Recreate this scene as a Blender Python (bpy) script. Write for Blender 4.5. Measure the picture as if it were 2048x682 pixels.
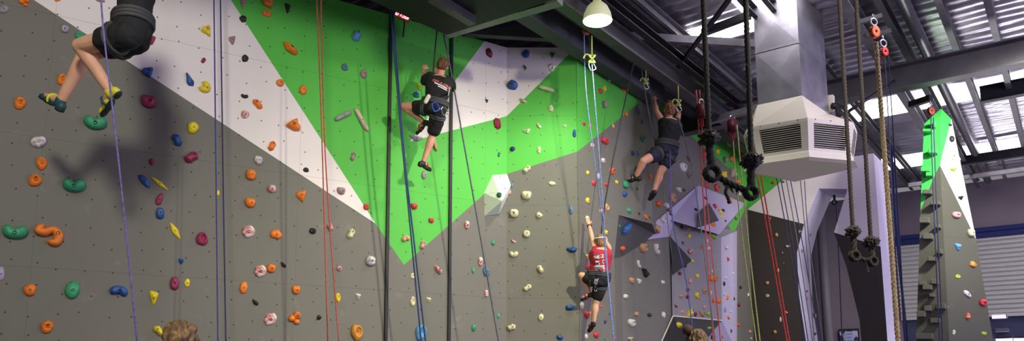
import bpy, bmesh, math, random
from math import sin, cos, tan, pi, atan, atan2, radians, sqrt
from mathutils import Vector, Matrix, noise

for o in list(bpy.data.objects): bpy.data.objects.remove(o, do_unlink=True)
SC = bpy.context.scene
COL = SC.collection
random.seed(7)

# ------------------------------------------------------------------ camera
W_, H_ = 2048, 682
F, CY, PITCH = 1480.0, 531.0, math.atan(219 / 1480.0)
CAM = Vector((0, 0, 1.45))
cd = bpy.data.cameras.new('camera'); cam = bpy.data.objects.new('camera', cd); COL.objects.link(cam)
cam.location = CAM; cam.rotation_euler = (pi / 2 + PITCH, 0, 0)
cd.sensor_fit = 'HORIZONTAL'; cd.sensor_width = 36.0; cd.lens = 36.0 * F / W_
cd.shift_y = (CY - H_ / 2) / W_; cd.clip_end = 200
SC.camera = cam
SC.view_settings.view_transform = 'Standard'; SC.view_settings.look = 'None'
SC.view_settings.gamma = 1; SC.view_settings.use_curve_mapping = False
SC.view_settings.exposure = 0.0

# ------------------------------------------------------------------ hall axes
AZ = atan(1136 / 1496.0)
U = Vector((sin(AZ), cos(AZ), 0)); V = Vector((cos(AZ), -sin(AZ), 0)); Z = Vector((0, 0, 1))
def hall(u, v, z): return U * u + V * v + Z * z

# ------------------------------------------------------------------ world and lights
world = bpy.data.worlds.new('world'); SC.world = world; world.use_nodes = True
bg = world.node_tree.nodes['Background']; bg.inputs[0].default_value = (0.66, 0.63, 0.68, 1); bg.inputs[1].default_value = 0.36

def spot(name, loc, target, power, col, size=0.25, angle=110, blend=0.7):
    l = bpy.data.lights.new(name, 'SPOT'); l.energy = power; l.color = col; l.spot_size = radians(angle)
    l.spot_blend = blend; l.shadow_soft_size = size
    o = bpy.data.objects.new(name, l); COL.objects.link(o); o.location = loc
    o.rotation_euler = (Vector(target) - Vector(loc)).to_track_quat('-Z', 'Y').to_euler(); return o
def area(name, loc, target, power, col, sx, sy):
    l = bpy.data.lights.new(name, 'AREA'); l.energy = power; l.color = col; l.shape = 'RECTANGLE'; l.size = sx; l.size_y = sy
    o = bpy.data.objects.new(name, l); COL.objects.link(o); o.location = loc
    o.rotation_euler = (Vector(target) - Vector(loc)).to_track_quat('-Z', 'Y').to_euler(); return o
WARM = (1.0, 0.97, 0.82)
spot('lamp_light_near', (-0.9, -0.6, 6.0), (-3.6, 7.0, 2.3), 1350, WARM, .45, 86, 1.0)
spot('lamp_light_mid', (3.7, 3.0, 6.1), (0.1, 9.0, 1.6), 2100, (1, .95, .70), .16, 68, 1.0)
spot('fill_light_arch', tuple(hall(11.2, 0.6, 5.6)), tuple(hall(15.4, -3.4, 3.4)), 1250, (1, .95, .86), .2, 66, .9)  # unseen spot added to brighten the white arch
area('daylight_fill_right', (12.0, 3.0, 3.4), (4.0, 13.0, 3.6), 640, (.66, .58, 1.0), 4.0, 3.4)  # unseen area light added as daylight for right-facing sides and roof foil
# ------------------------------------------------------------------ pixel helpers
def ray(px, py):
    dx = (px - 1024) / F; dz = (CY - py) / F
    return Vector((dx, cos(PITCH) - dz * sin(PITCH), sin(PITCH) + dz * cos(PITCH)))
def at(px, py, d):                     # point at forward distance d
    r = ray(px, py); return CAM + r * (d / r.y)
def at_z(px, py, z):
    r = ray(px, py); return CAM + r * ((z - CAM.z) / r.z)
def scale(d): return d / 1496.0        # metres per pixel

class Plane:                            # an upright wall plane seen from the camera
    def __init__(s, px, d, vp=None, direction=None):
        s.p = Vector(((px - 1024) / 1496.0 * d, d, 0))
        if direction is not None: s.t = direction.normalized()
        else:
            a = atan((vp - 1024) / 1496.0); s.t = Vector((sin(a), cos(a), 0))
        s.n = Vector((s.t.y, -s.t.x, 0))
        if s.n.dot(CAM - s.p) < 0: s.n = -s.n
        s.M = Matrix(((s.t.x, s.n.x, 0, s.p.x), (s.t.y, s.n.y, 0, s.p.y), (0, 0, 1, 0), (0, 0, 0, 1)))
    def at(s, px, py, off=0.0):
        r = ray(px, py); k = ((s.p + s.n * off) - CAM).dot(s.n) / r.dot(s.n); return CAM + r * k
    def sz(s, px, py):
        q = s.at(px, py); return ((q - s.p).dot(s.t), q.z)
    def s_of(s, px): return s.sz(px, 750)[0]
    def pt(s, a, z, off=0): return s.p + s.t * a + Z * z + s.n * off

PA = Plane(200, 7.0, 3344)
dA = (PA.at(1013, 750)).y
PB = Plane(1013, dA, direction=Vector((1, 0.0, 0)))
dC = PB.at(1160, 750).y
PC = Plane(1160, dC, 2160)
PD = Plane(1241, PC.at(1241, 750).y * 1.06, 2160)
PE = Plane(1341, PD.at(1341, 750).y, 2820)
PG = Plane(1760, 14.0, direction=V)

# ------------------------------------------------------------------ materials
def lin(c):
    return tuple(((x / 255) / 12.92 if x / 255 <= .04045 else ((x / 255 + .055) / 1.055) ** 2.4) for x in c) + (1,)
MATS = {}
def mat(name, rgb, rough=.6, metal=0.0, emit=None, estr=0, noise_amt=0.0, noise_scale=6.0, rgb2=None, bump=0.0, bump_scale=60, mix_at=None, spec=.5, trans=0):
    if name in MATS: return MATS[name]
    m = bpy.data.materials.new(name); m.use_nodes = True; nt = m.node_tree; N = nt.nodes; L = nt.links
    b = N['Principled BSDF']; b.inputs['Base Color'].default_value = lin(rgb); b.inputs['Roughness'].default_value = rough
    b.inputs['Metallic'].default_value = metal; b.inputs['Specular IOR Level'].default_value = spec
    if trans: b.inputs['Transmission Weight'].default_value = trans
    if emit: b.inputs['Emission Color'].default_value = lin(emit); b.inputs['Emission Strength'].default_value = estr
    if noise_amt or rgb2 or bump:
        tc = N.new('ShaderNodeTexCoord')
    if rgb2 or noise_amt:
        nz = N.new('ShaderNodeTexNoise'); nz.inputs['Scale'].default_value = noise_scale; nz.inputs['Detail'].default_value = 4
        L.new(tc.outputs['Object'], nz.inputs['Vector'])
        rp = N.new('ShaderNodeValToRGB'); a, bb = mix_at or (.35, .65)
        rp.color_ramp.elements[0].position = a; rp.color_ramp.elements[1].position = bb
        c1 = lin(rgb); c2 = lin(rgb2) if rgb2 else tuple(max(0, x * (1 - noise_amt)) for x in c1[:3]) + (1,)
        rp.color_ramp.elements[0].color = c1; rp.color_ramp.elements[1].color = c2
        L.new(nz.outputs['Fac'], rp.inputs['Fac']); L.new(rp.outputs['Color'], b.inputs['Base Color'])
    if bump:
        n2 = N.new('ShaderNodeTexNoise'); n2.inputs['Scale'].default_value = bump_scale; n2.inputs['Detail'].default_value = 3
        L.new(tc.outputs['Object'], n2.inputs['Vector'])
        bp = N.new('ShaderNodeBump'); bp.inputs['Strength'].default_value = bump; bp.inputs['Distance'].default_value = .01
        L.new(n2.outputs['Fac'], bp.inputs['Height']); L.new(bp.outputs['Normal'], b.inputs['Normal'])
    MATS[name] = m; return m

def wall_mat(name, rgb, holes=True, scuff=.35):
    """painted plywood: T-nut holes on a loose grid, sheet joints, scuffs"""
    if name in MATS: return MATS[name]
    m = bpy.data.materials.new(name); m.use_nodes = True; nt = m.node_tree; N = nt.nodes; L = nt.links
    b = N['Principled BSDF']; b.inputs['Roughness'].default_value = .62; b.inputs['Specular IOR Level'].default_value = .3
    tc = N.new('ShaderNodeTexCoord'); sp = N.new('ShaderNodeSeparateXYZ'); L.new(tc.outputs['Object'], sp.inputs[0])
    cb = N.new('ShaderNodeCombineXYZ'); L.new(sp.outputs['X'], cb.inputs['X']); L.new(sp.outputs['Z'], cb.inputs['Y'])
    def math_(op, a, b_=None, clamp=False):
        n = N.new('ShaderNodeMath'); n.operation = op; n.use_clamp = clamp
        for i, v in enumerate((a, b_)):
            if v is None: continue
            if isinstance(v, (int, float)): n.inputs[i].default_value = v
            else: L.new(v, n.inputs[i])
        return n.outputs[0]
    def mixc(fac, c1, c2):
        n = N.new('ShaderNodeMix'); n.data_type = 'RGBA'
        if isinstance(fac, (int, float)): n.inputs[0].default_value = fac
        else: L.new(fac, n.inputs[0])
        for i, c in ((6, c1), (7, c2)):
            if isinstance(c, tuple): n.inputs[i].default_value = c
            else: L.new(c, n.inputs[i])
        return n.outputs[2]
    c0 = lin(rgb)
    nz = N.new('ShaderNodeTexNoise'); nz.inputs['Scale'].default_value = .9; nz.inputs['Detail'].default_value = 5
    L.new(cb.outputs[0], nz.inputs['Vector'])
    col = mixc(nz.outputs['Fac'], tuple(x * .93 for x in c0[:3]) + (1,), tuple(min(1, x * 1.07) for x in c0[:3]) + (1,))
    # chalk scuffs
    n2 = N.new('ShaderNodeTexNoise'); n2.inputs['Scale'].default_value = 3.1; n2.inputs['Detail'].default_value = 8; n2.inputs['Roughness'].default_value = .7
    L.new(cb.outputs[0], n2.inputs['Vector'])
    sc = math_('MULTIPLY', math_('SUBTRACT', n2.outputs['Fac'], .60, True), 2.6 * scuff, True)
    col = mixc(sc, col, lin((200, 196, 190)))
    # joints
    jx = math_('LESS_THAN', math_('FRACT', math_('DIVIDE', math_('ADD', sp.outputs['X'], .62), 2.4)), .0012)
    jz = math_('LESS_THAN', math_('FRACT', math_('DIVIDE', math_('ADD', sp.outputs['Z'], .02), 1.22)), .0035)
    col = mixc(math_('MULTIPLY', math_('MAXIMUM', jx, jz), .38), col, lin((40, 40, 38)))
    if holes:
        vo = N.new('ShaderNodeTexVoronoi'); vo.voronoi_dimensions = '2D'; vo.feature = 'F1'; vo.inputs['Scale'].default_value = 4.6
        vo.inputs['Randomness'].default_value = .45
        L.new(cb.outputs[0], vo.inputs['Vector'])
        h = math_('LESS_THAN', vo.outputs['Distance'], .036)
        col = mixc(math_('MULTIPLY', h, .85), col, lin((28, 26, 24)))
    L.new(col, b.inputs['Base Color'])
    bn = N.new('ShaderNodeTexNoise'); bn.inputs['Scale'].default_value = 70; bn.inputs['Detail'].default_value = 2
    L.new(tc.outputs['Object'], bn.inputs['Vector'])
    bp = N.new('ShaderNodeBump'); bp.inputs['Strength'].default_value = .12; bp.inputs['Distance'].default_value = .004
    L.new(bn.outputs['Fac'], bp.inputs['Height']); L.new(bp.outputs['Normal'], b.inputs['Normal'])
    MATS[name] = m; return m

GREY = wall_mat('paint_grey', (112, 110, 101)); WHITE = wall_mat('paint_white', (228, 220, 216), scuff=0)
GREEN = wall_mat('paint_green', (86, 184, 70), scuff=.12)
DARK = wall_mat('paint_charcoal', (62, 56, 52), holes=False, scuff=.1)
SHADE = wall_mat('grey_underside_shade', (78, 78, 78), holes=False, scuff=.3)  # darker grey puts the shade of undersides into the colour
PALE = wall_mat('pale_lilac_daylight', (186, 178, 200), holes=False, scuff=.2)  # lilac tint puts daylight on right-facing sides into the colour
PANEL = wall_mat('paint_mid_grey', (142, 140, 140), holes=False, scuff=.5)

STEEL = mat('painted_steel', (84, 82, 84), .45, .2, noise_amt=.3, noise_scale=3, bump=.15)
STEEL_D = mat('dark_steel', (44, 43, 46), .5, .25, noise_amt=.3, noise_scale=4)
STEEL_L = mat('pale_steel', (128, 126, 128), .45, .3, noise_amt=.25, noise_scale=5)
PIPE = mat('galvanised_pipe', (120, 120, 122), .35, .6, noise_amt=.2)
GALV = mat('galvanised_sheet', (200, 198, 204), .44, .82, noise_amt=.28, noise_scale=4, bump=.08, bump_scale=20)
CREAM = mat('cream_plastic', (238, 230, 204), .5)
BLACK = mat('black_rubber', (20, 20, 21), .6)
CHROME = mat('chrome', (200, 200, 205), .2, 1.0)

# ------------------------------------------------------------------ mesh helpers
def link(name, me, m=None, parent=None, M=None):
    o = bpy.data.objects.new(name, me); COL.objects.link(o)
    if m is not None:
        for x in (m if isinstance(m, (list, tuple)) else [m]): me.materials.append(x)
    if M is not None: o.matrix_world = M
    if parent is not None: o.parent = parent
    return o
def mesh(bm, smooth=False):
    me = bpy.data.meshes.new('m'); bmesh.ops.recalc_face_normals(bm, faces=bm.faces[:]); bm.to_mesh(me); bm.free()
    if smooth:
        for p in me.polygons: p.use_smooth = True
    return me
def tag(o, label, cat=None, group=None, kind=None):
    if label: o['label'] = label
    if cat: o['category'] = cat
    if group: o['group'] = group
    if kind: o['kind'] = kind
    return o
def empty(name, loc, label, cat, group=None):
    o = bpy.data.objects.new(name, None); COL.objects.link(o); o.location = loc; o.empty_display_size = .1
    return tag(o, label, cat, group)
def child(root, name, me, m, label=None):     # mesh given in world coordinates, root is an unrotated empty
    o = link(name, me, m)
    base = root.location.copy()
    if root.parent: base = base + root.parent.location
    me.transform(Matrix.Translation(-base)); o.parent = root
    if label: o['label'] = label
    return o
def sub(part, name, me, m, label=None):       # sub-part: part sits at its thing's origin
    root = part.parent; me.transform(Matrix.Translation(-root.location))
    o = link(name, me, m); o.parent = part
    if label: o['label'] = label
    return o
def bx(bm, a, b, w, h, up=Z, bevel=0):
    """bar from a to b, w wide, h tall"""
    a = Vector(a); b = Vector(b); d = (b - a).normalized(); s = d.cross(up).normalized(); u = s.cross(d)
    vs = []
    for p in (a, b):
        for i, j in ((-1, -1), (1, -1), (1, 1), (-1, 1)): vs.append(bm.verts.new(p + s * i * w / 2 + u * j * h / 2))
    for f in ((0, 1, 2, 3), (7, 6, 5, 4), (0, 4, 5, 1), (1, 5, 6, 2), (2, 6, 7, 3), (3, 7, 4, 0)): bm.faces.new([vs[i] for i in f])
    return vs
def ibeam(bm, a, b, w, h, t=.02, up=Z):
    a = Vector(a); b = Vector(b)
    bx(bm, a + up * (h / 2), b + up * (h / 2), w, t); bx(bm, a - up * (h / 2), b - up * (h / 2), w, t); bx(bm, a, b, t, h)
def tube(bm, pts, r, n=8, cap=True):
    pts = [Vector(p) for p in pts]; rs = r if isinstance(r, (list, tuple)) else [r] * len(pts)
    rings = []; ref = None
    for i, p in enumerate(pts):
        d = (pts[min(i + 1, len(pts) - 1)] - pts[max(i - 1, 0)]).normalized()
        if ref is None: ref = d.orthogonal().normalized()
        ref = (ref - d * ref.dot(d)).normalized(); s = d.cross(ref)
        rings.append([bm.verts.new(p + (ref * cos(2 * pi * k / n) + s * sin(2 * pi * k / n)) * rs[i]) for k in range(n)])
    for a, b in zip(rings, rings[1:]):
        for k in range(n): bm.faces.new((a[k], a[(k + 1) % n], b[(k + 1) % n], b[k]))
    if cap: bm.faces.new(rings[0][::-1]); bm.faces.new(rings[-1])
def smooth_path(pts, n=8):
    pts = [Vector(p) for p in pts]
    if len(pts) < 3: return [pts[0].lerp(pts[-1], i / n) for i in range(n + 1)]
    out = []
    for i in range(len(pts) - 1):
        p0 = pts[max(i - 1, 0)]; p1 = pts[i]; p2 = pts[i + 1]; p3 = pts[min(i + 2, len(pts) - 1)]
        for k in range(n):
            t = k / n
            out.append(.5 * ((2 * p1) + (p2 - p0) * t + (2 * p0 - 5 * p1 + 4 * p2 - p3) * t * t + (3 * p1 - p0 - 3 * p2 + p3) * t ** 3))
    out.append(pts[-1]); return out
def twisted(bm, pts, r, pitch=None, strands=3, n=6):
    pitch = pitch or r * 7; path = smooth_path(pts, 10)
    L = [0]
    for a, b in zip(path, path[1:]): L.append(L[-1] + (b - a).length)
    tot = L[-1]; N = max(8, int(tot / pitch * 9)); dense = []; j = 0
    for i in range(N + 1):
        s = tot * i / N
        while j < len(L) - 2 and L[j + 1] < s: j += 1
        t = (s - L[j]) / max(1e-9, L[j + 1] - L[j]); dense.append(path[j].lerp(path[j + 1], t))
    ref = None; fr = []
    for i, p in enumerate(dense):
        d = (dense[min(i + 1, N)] - dense[max(i - 1, 0)]).normalized()
        if ref is None: ref = d.orthogonal().normalized()
        ref = (ref - d * ref.dot(d)).normalized(); fr.append((p, ref.copy(), d.cross(ref)))
    for k in range(strands):
        q = []
        for i, (p, a, b) in enumerate(fr):
            ph = 2 * pi * (tot * i / N) / pitch + 2 * pi * k / strands
            q.append(p + (a * cos(ph) + b * sin(ph)) * r * .5)
        tube(bm, q, r * .56, n)
def ball(bm, c, r, seg=12, rings=8, M=None):
    mm = Matrix.Translation(Vector(c)) @ (M if M is not None else Matrix.Diagonal((r, r, r, 1)))
    bmesh.ops.create_uvsphere(bm, u_segments=seg, v_segments=rings, radius=1, matrix=mm)
def lathe(bm, prof, M, n=28, cap=False):
    rings = [[bm.verts.new(M @ Vector((r * cos(2 * pi * k / n), r * sin(2 * pi * k / n), z))) for k in range(n)] for r, z in prof]
    for a, b in zip(rings, rings[1:]):
        for k in range(n): bm.faces.new((a[k], a[(k + 1) % n], b[(k + 1) % n], b[k]))
    if cap: bm.faces.new(rings[0][::-1]); bm.faces.new(rings[-1])
def torus(bm, c, R, r, axis, n=20, m=8, sq=(1, 1)):
    axis = Vector(axis).normalized(); a = axis.orthogonal().normalized(); b = axis.cross(a)
    rings = []
    for i in range(n):
        t = 2 * pi * i / n; d = a * cos(t) * sq[0] + b * sin(t) * sq[1]; dn = d.normalized()
        rings.append([bm.verts.new(Vector(c) + d * R + (dn * cos(2 * pi * k / m) + axis * sin(2 * pi * k / m)) * r) for k in range(m)])
    for i in range(n):
        p, q = rings[i], rings[(i + 1) % n]
        for k in range(m): bm.faces.new((p[k], p[(k + 1) % m], q[(k + 1) % m], q[k]))
def extrude_poly(bm, pts, vec, mi=0, side_mi=None):
    """closed solid: polygon pts pushed by vec"""
    a = [bm.verts.new(p) for p in pts]; b = [bm.verts.new(Vector(p) + vec) for p in pts]
    f = bm.faces.new(a); f.material_index = mi
    g = bm.faces.new(b[::-1]); g.material_index = mi if side_mi is None else side_mi
    for i in range(len(pts)):
        j = (i + 1) % len(pts); h = bm.faces.new((a[i], b[i], b[j], a[j])); h.material_index = mi if side_mi is None else side_mi
    return f

# ------------------------------------------------------------------ climbing walls (paint fields share one board)
def wall(name, P, fields, mats, back, thick=.12, extra=None):
    """fields: list of (material index, [(s,z),...]); back: outline [(s,z)...] of the board itself"""
    bm = bmesh.new(); loc = lambda s, z, y=0: Vector((s, y, z)); vm = {}
    def vv(s, z):
        k = (round(s, 4), round(z, 4))
        if k not in vm: vm[k] = bm.verts.new(loc(*k))
        return vm[k]
    for mi, poly in fields:
        f = bm.faces.new([vv(*q) for q in poly]); f.material_index = mi
    b = [bm.verts.new(loc(s, z, -thick)) for s, z in back]; fr = [vv(*q) for q in back]
    f = bm.faces.new(b[::-1]); f.material_index = 0
    for i in range(len(b)):
        j = (i + 1) % len(b); h = bm.faces.new((fr[j], fr[i], b[i], b[j])); h.material_index = 0
    me = bpy.data.meshes.new(name); bmesh.ops.recalc_face_normals(bm, faces=bm.faces[:]); bm.to_mesh(me); bm.free()
    return tag(link(name, me, mats, M=P.M), None, kind='structure')

ZT = PB.sz(1013, 95)[1]                # top of the climbing wall
S = PA.sz
aL = PA.s_of(-150); aR = PA.s_of(1013)
def onA(px, py, R=False): s, z = S(px, py); return (aR if R else s, z)
# paint field corners on the long wall
w1 = (aL, onA(-150, -137)[1]); k1 = onA(751, 447); ap = onA(808, 530); r1 = onA(1013, 348, True); r2 = onA(1013, 232, True)
t1 = (onA(440, -40)[0] - .35, ZT); t2 = (onA(969, 77)[0], ZT); tip = onA(820, 283)
# keep the white/green line straight down to y=0
l0 = onA(462, 0); kk = (k1[0] - l0[0]) / (k1[1] - l0[1]); t1 = (l0[0] + kk * (ZT - l0[1]), ZT)
g0 = onA(68, 0); kk = (k1[1] - g0[1]) / (k1[0] - g0[0]); w1 = (aL, g0[1] + kk * (aL - g0[0]))
if w1[1] > ZT: 
    w1 = (g0[0] + (ZT - g0[1]) / kk, ZT)
    grey_a = [w1, k1, ap, r1, (aR, 0), (aL, 0), (aL, ZT)]; white_a = [w1, t1, k1]
    outline_a = [(aL, ZT), w1, t1, t2, (aR, ZT), r2, r1, (aR, 0), (aL, 0)]
else:
    grey_a = [w1, k1, ap, r1, (aR, 0), (aL, 0)]; white_a = [w1, (aL, ZT), t1, k1]
    outline_a = [(aL, ZT), t1, t2, (aR, ZT), r2, r1, (aR, 0), (aL, 0), w1]
wall('wall_left', PA, [(0, grey_a), (1, white_a), (2, [t1, t2, tip, r2, r1, ap, k1]), (1, [t2, (aR, ZT), r2, tip])], [GREY, WHITE, GREEN], outline_a)
bR = PB.s_of(1160)
wall('wall_middle', PB, [(1, [(0, ZT), (bR, ZT), (0, r2[1])]), (2, [(0, r2[1]), (bR, ZT), (bR, PB.sz(1160, 303)[1]), (0, r1[1])]),
     (0, [(0, r1[1]), (bR, PB.sz(1160, 303)[1]), (bR, 0), (0, 0)])], [GREY, WHITE, GREEN], [(0, ZT), (bR, ZT), (bR, PB.sz(1160, 303)[1]), (bR, 0), (0, 0), (0, r1[1]), (0, r2[1])])
# wall C : bulging upper part, its underside and the return
cz = lambda px, py: PC.sz(px, py)
c3 = PC.sz(1303, 447); cR = c3[0]; cg = PC.sz(1303, 196)[1]; c0z = PB.sz(1160, 303)[1]
cu = PC.sz(1236, 430); cl = PC.sz(1227, 517)
def wall_c():
    bm = bmesh.new()
    Pp = lambda s, z, y=0: PC.pt(s, z, y)
    def face(pts, mi): f = bm.faces.new([bm.verts.new(p) for p in pts]); f.material_index = mi
    face([Pp(0, ZT), Pp(cR, ZT), Pp(cR, cg), Pp(0, c0z)], 1)
    face([Pp(0, c0z), Pp(cR, cg), Pp(*c3), Pp(*cu), Pp(*cl), Pp(cl[0], 0), Pp(0, 0)], 0)
    d1 = PD.at(1241, 514); d2 = PD.at(1312, 470); d0 = Vector((d1.x, d1.y, 0))
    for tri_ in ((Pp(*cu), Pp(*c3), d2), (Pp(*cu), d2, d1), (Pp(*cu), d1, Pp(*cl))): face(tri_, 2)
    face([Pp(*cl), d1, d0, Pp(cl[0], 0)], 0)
    dt = PD.at(1325, 200); dt = Vector((d2.x, d2.y, ZT))
    face([Pp(*c3), Pp(cR, ZT), dt, d2], 0)
    bmesh.ops.remove_doubles(bm, verts=bm.verts[:], dist=.0005)
    me = bpy.data.meshes.new('m'); bmesh.ops.recalc_face_normals(bm, faces=bm.faces[:]); bm.to_mesh(me); bm.free()
    me.transform(PC.M.inverted())
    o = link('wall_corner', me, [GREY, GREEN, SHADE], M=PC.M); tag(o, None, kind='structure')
    s = o.modifiers.new('s', 'SOLIDIFY'); s.thickness = .02; s.offset = 0
wall_c()
# wall D
dL = PD.s_of(1239); junction = None
# where D meets G
def meet(P, Q):
    A = Matrix(((P.t.x, -Q.t.x), (P.t.y, -Q.t.y))); d = Q.p - P.p
    det = P.t.x * -Q.t.y + Q.t.x * P.t.y
    return (d.x * -Q.t.y + Q.t.x * d.y) / det
DT = ZT + .3; dR = meet(PD, PG); gL = meet(PG, PD)
dz = PD.sz
b0 = dz(1262, 160); b0 = (dL, b0[1]); b1 = dz(1475, 352); b2 = dz(1490, 407); b3 = dz(1457, 451); b4 = dz(1467, 467); b5 = (dR, dz(1512, 417)[1])
wall('wall_right', PD, [(0, [(dL, 0), (dL, b0[1]), b1, b2, b3, b4, b5, (dR, 0)]), (1, [(dL, b0[1]), (dL, DT), (dR, DT), b5, b4, b3, b2, b1])], [GREY, GREEN],
     [(dL, 0), (dL, b0[1]), (dL, DT), (dR, DT), b5, (dR, 0)])
# wall G : far wall with the arch cut through it, pushed back along the hall
gz = PG.sz
GT = gz(1690, 316)[1]
q = lambda a, b: gz(a, b)
g1 = q(1511, 417); g1 = (gL, g1[1]); g2 = q(1572, 355); gs = (g2[0] - g1[0]) / (g2[1] - g1[1]); g2 = (g1[0] + gs * (GT - g1[1]), GT)
colR = q(1761, 493)[0]
arch_w = [g1, g2, (colR, GT), (colR, q(1761, 493)[1]), q(1668, 465), q(1695, 378), q(1638, 377), q(1608, 448)]
arch_dl = [g1, q(1608, 448), q(1594, 505), q(1598, 590), q(1612, 682), (q(1618, 720)[0], 0), (gL, 0)]
arch_dr = [q(1668, 465), (colR, q(1761, 493)[1]), (colR, 0), (q(1728, 700)[0], 0), q(1719, 640), q(1692, 530)]
arch_g = [(gL, g1[1]), (gL, GT), g2]
bm = bmesh.new()
def ring_solid(outline, fields, depth):
    vm = {}
    def vv(s, z):
        k = (round(s, 4), round(z, 4))
        if k not in vm: vm[k] = bm.verts.new(PG.pt(*k))
        return vm[k]
    for mi, poly in fields:
        f = bm.faces.new([vv(*p) for p in poly]); f.material_index = mi
    fr = [vv(*p) for p in outline]; bk = [bm.verts.new(v.co + U * depth) for v in fr]
    f = bm.faces.new(bk[::-1]); f.material_index = 1
    for i in range(len(fr)):
        j = (i + 1) % len(fr); h = bm.faces.new((fr[j], fr[i], bk[i], bk[j])); h.material_index = 3
out = [(gL, 0), (gL, g1[1]), (gL, GT), g2, (colR, GT), (colR, q(1761, 493)[1]), (colR, 0), (q(1728, 700)[0], 0), q(1719, 640), q(1692, 530), q(1668, 465),
       q(1695, 378), q(1638, 377), q(1608, 448), q(1594, 505), q(1598, 590), q(1612, 682), (q(1618, 720)[0], 0)]
ring_solid(out, [(0, arch_w), (1, arch_dl), (1, arch_dr), (2, arch_g)], .95)
bmesh.ops.recalc_face_normals(bm, faces=bm.faces[:])
me = bpy.data.meshes.new('m'); bm.to_mesh(me); bm.free(); me.transform(PG.M.inverted())
WH2 = wall_mat('paint_white_plain', (232, 222, 224), holes=False, scuff=0)
tag(link('wall_far', me, [WH2, DARK, GREEN, PALE], M=PG.M), None, kind='structure')

# ------------------------------------------------------------------ hall shell
def slab(name, pts, vec, m):
    bm = bmesh.new(); extrude_poly(bm, pts, vec); return tag(link(name, mesh(bm), m), None, kind='structure')
slab('floor', [hall(-6, -9, 0), hall(24, -9, 0), hall(24, 13, 0), hall(-6, 13, 0)], Z * -.1, mat('floor_mat', (120, 118, 126), .8, noise_amt=.2))
HALL = mat('hall_wall_paint', (128, 118, 122), .8, noise_amt=.1, noise_scale=1)
UB = 22.6                                # back wall distance along the hall
slab('wall_outer', [hall(-6, -8.6, 0), hall(24, -8.6, 0), hall(24, -8.6, 6.5), hall(-6, -8.6, 6.5)], V * -.15, mat('outer_wall_paint', (60, 58, 60), .8))
# back wall with two roller door openings
def vback(px, py=550):                   # v coordinate of a pixel on the back wall
    r = ray(px, py); k = (UB - 0) / r.dot(U); p = CAM + r * k; return p.dot(V), p.z
ztop = 6.5
zb = vback(1900, 632)[1]; zh = vback(1900, 482)[1]; zh2 = vback(1900, 447)[1]
v0, v1 = vback(1797)[0], vback(1850)[0] + 6.5
vR = 13
bm = bmesh.new()
for a, b, c, d in ((-8.6, v0, 0, ztop), (v0, vR, zh2 - .25, ztop), (v1, vR, 0, zh2 - .25)):
    extrude_poly(bm, [hall(UB, a, c), hall(UB, b, c), hall(UB, b, d), hall(UB, a, d)], U * .15)
tag(link('wall_back', mesh(bm), HALL), None, kind='structure')
# ------------------------------------------------------------------ roller door
RIB = mat('roller_slat', (196, 194, 186), .5, .2)
BLUE_STEEL = mat('blue_header_paint', (40, 50, 108), .5, .1)
NAVY = mat('dark_blue_panel', (58, 62, 92), .7)
bm = bmesh.new(); z = zb; 
while z < zh - .02:
    a, b = hall(UB - .06, v0, z), hall(UB - .06, v1, z)
    n = [(0, 0), (-.045, .03), (-.045, .085), (0, .115)]
    rows = [[bm.verts.new(p + U * du + Z * dz_) for p in (a, b)] for du, dz_ in n]
    for r_, s_ in zip(rows, rows[1:]): bm.faces.new((r_[0], r_[1], s_[1], s_[0]))
    z += .118
bx(bm, hall(UB - .06, v0, zb - .03), hall(UB - .06, v1, zb - .03), .08, .08)
door = link('door_1', mesh(bm), RIB); tag(door, None, kind='structure')
bm = bmesh.new(); z = zh
while z < zh2 - .25 + .01:
    tube(bm, [hall(UB - .12, v0 - .1, z + .06), hall(UB - .12, v1, z + .06)], .075, 8); z += .125
o = link('door_header', mesh(bm), BLUE_STEEL); o.parent = door
bm = bmesh.new(); extrude_poly(bm, [hall(UB + .02, v0, 0), hall(UB + .02, v1, 0), hall(UB + .02, v1, zb), hall(UB + .02, v0, zb)], U * .05)
tag(link('wall_under_door', mesh(bm), NAVY), None, kind='structure')
def bar_thing(name, a, b, w, h, m, label, cat):
    bm = bmesh.new(); bx(bm, a, b, w, h); bmesh.ops.bevel(bm, geom=bm.edges[:], offset=min(w, h) * .15, segments=1, affect='EDGES')
    return tag(link(name, mesh(bm), m), label, cat)
def onback(px, py, u=UB - .1): r = ray(px, py); return CAM + r * (u / r.dot(U))
def tube_light():
    a, b = onback(1984, 634), onback(2015, 633)
    e = empty('tube_light', a, 'slim white tube light just below the ribbed roller door', 'light')
    bm = bmesh.new(); bx(bm, a, b, .08, .09); child(e, 'tube_body', mesh(bm), mat('white_tube', (235, 232, 240), .4, emit=(235, 230, 245), estr=.7))
    bm = bmesh.new(); bx(bm, a.lerp(b, .92), b, .1, .11); child(e, 'end_cap', mesh(bm), CHROME)
tube_light()
bar_thing('wall_shelf', onback(1990, 661), onback(2018, 660), .12, .09, mat('shelf_grey', (96, 88, 104), .6), 'narrow grey shelf under the white tube light', 'shelf')
win = mat('daylight_pane', (255, 255, 255), .3, emit=(250, 246, 255), estr=9)
for i, (a, b) in enumerate(((1992, 2024), (2028, 2080), (2084, 2150), (2154, 2230), (2234, 2330))):
    p, q_ = onback(a, 677, UB - .02), onback(b, 677, UB - .02); p.z = q_.z = onback(2008, 677, UB - .02).z
    bm = bmesh.new(); extrude_poly(bm, [p, q_, q_ - Z * 2.1, p - Z * 2.1], U * .04)
    w = tag(link('window_%d' % (i + 1), mesh(bm), win), None, kind='structure')
    bm = bmesh.new(); bx(bm, p + Z * .02, q_ + Z * .02, .06, .05); o = link('window_frame', mesh(bm), STEEL_D); o.parent = w

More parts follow.
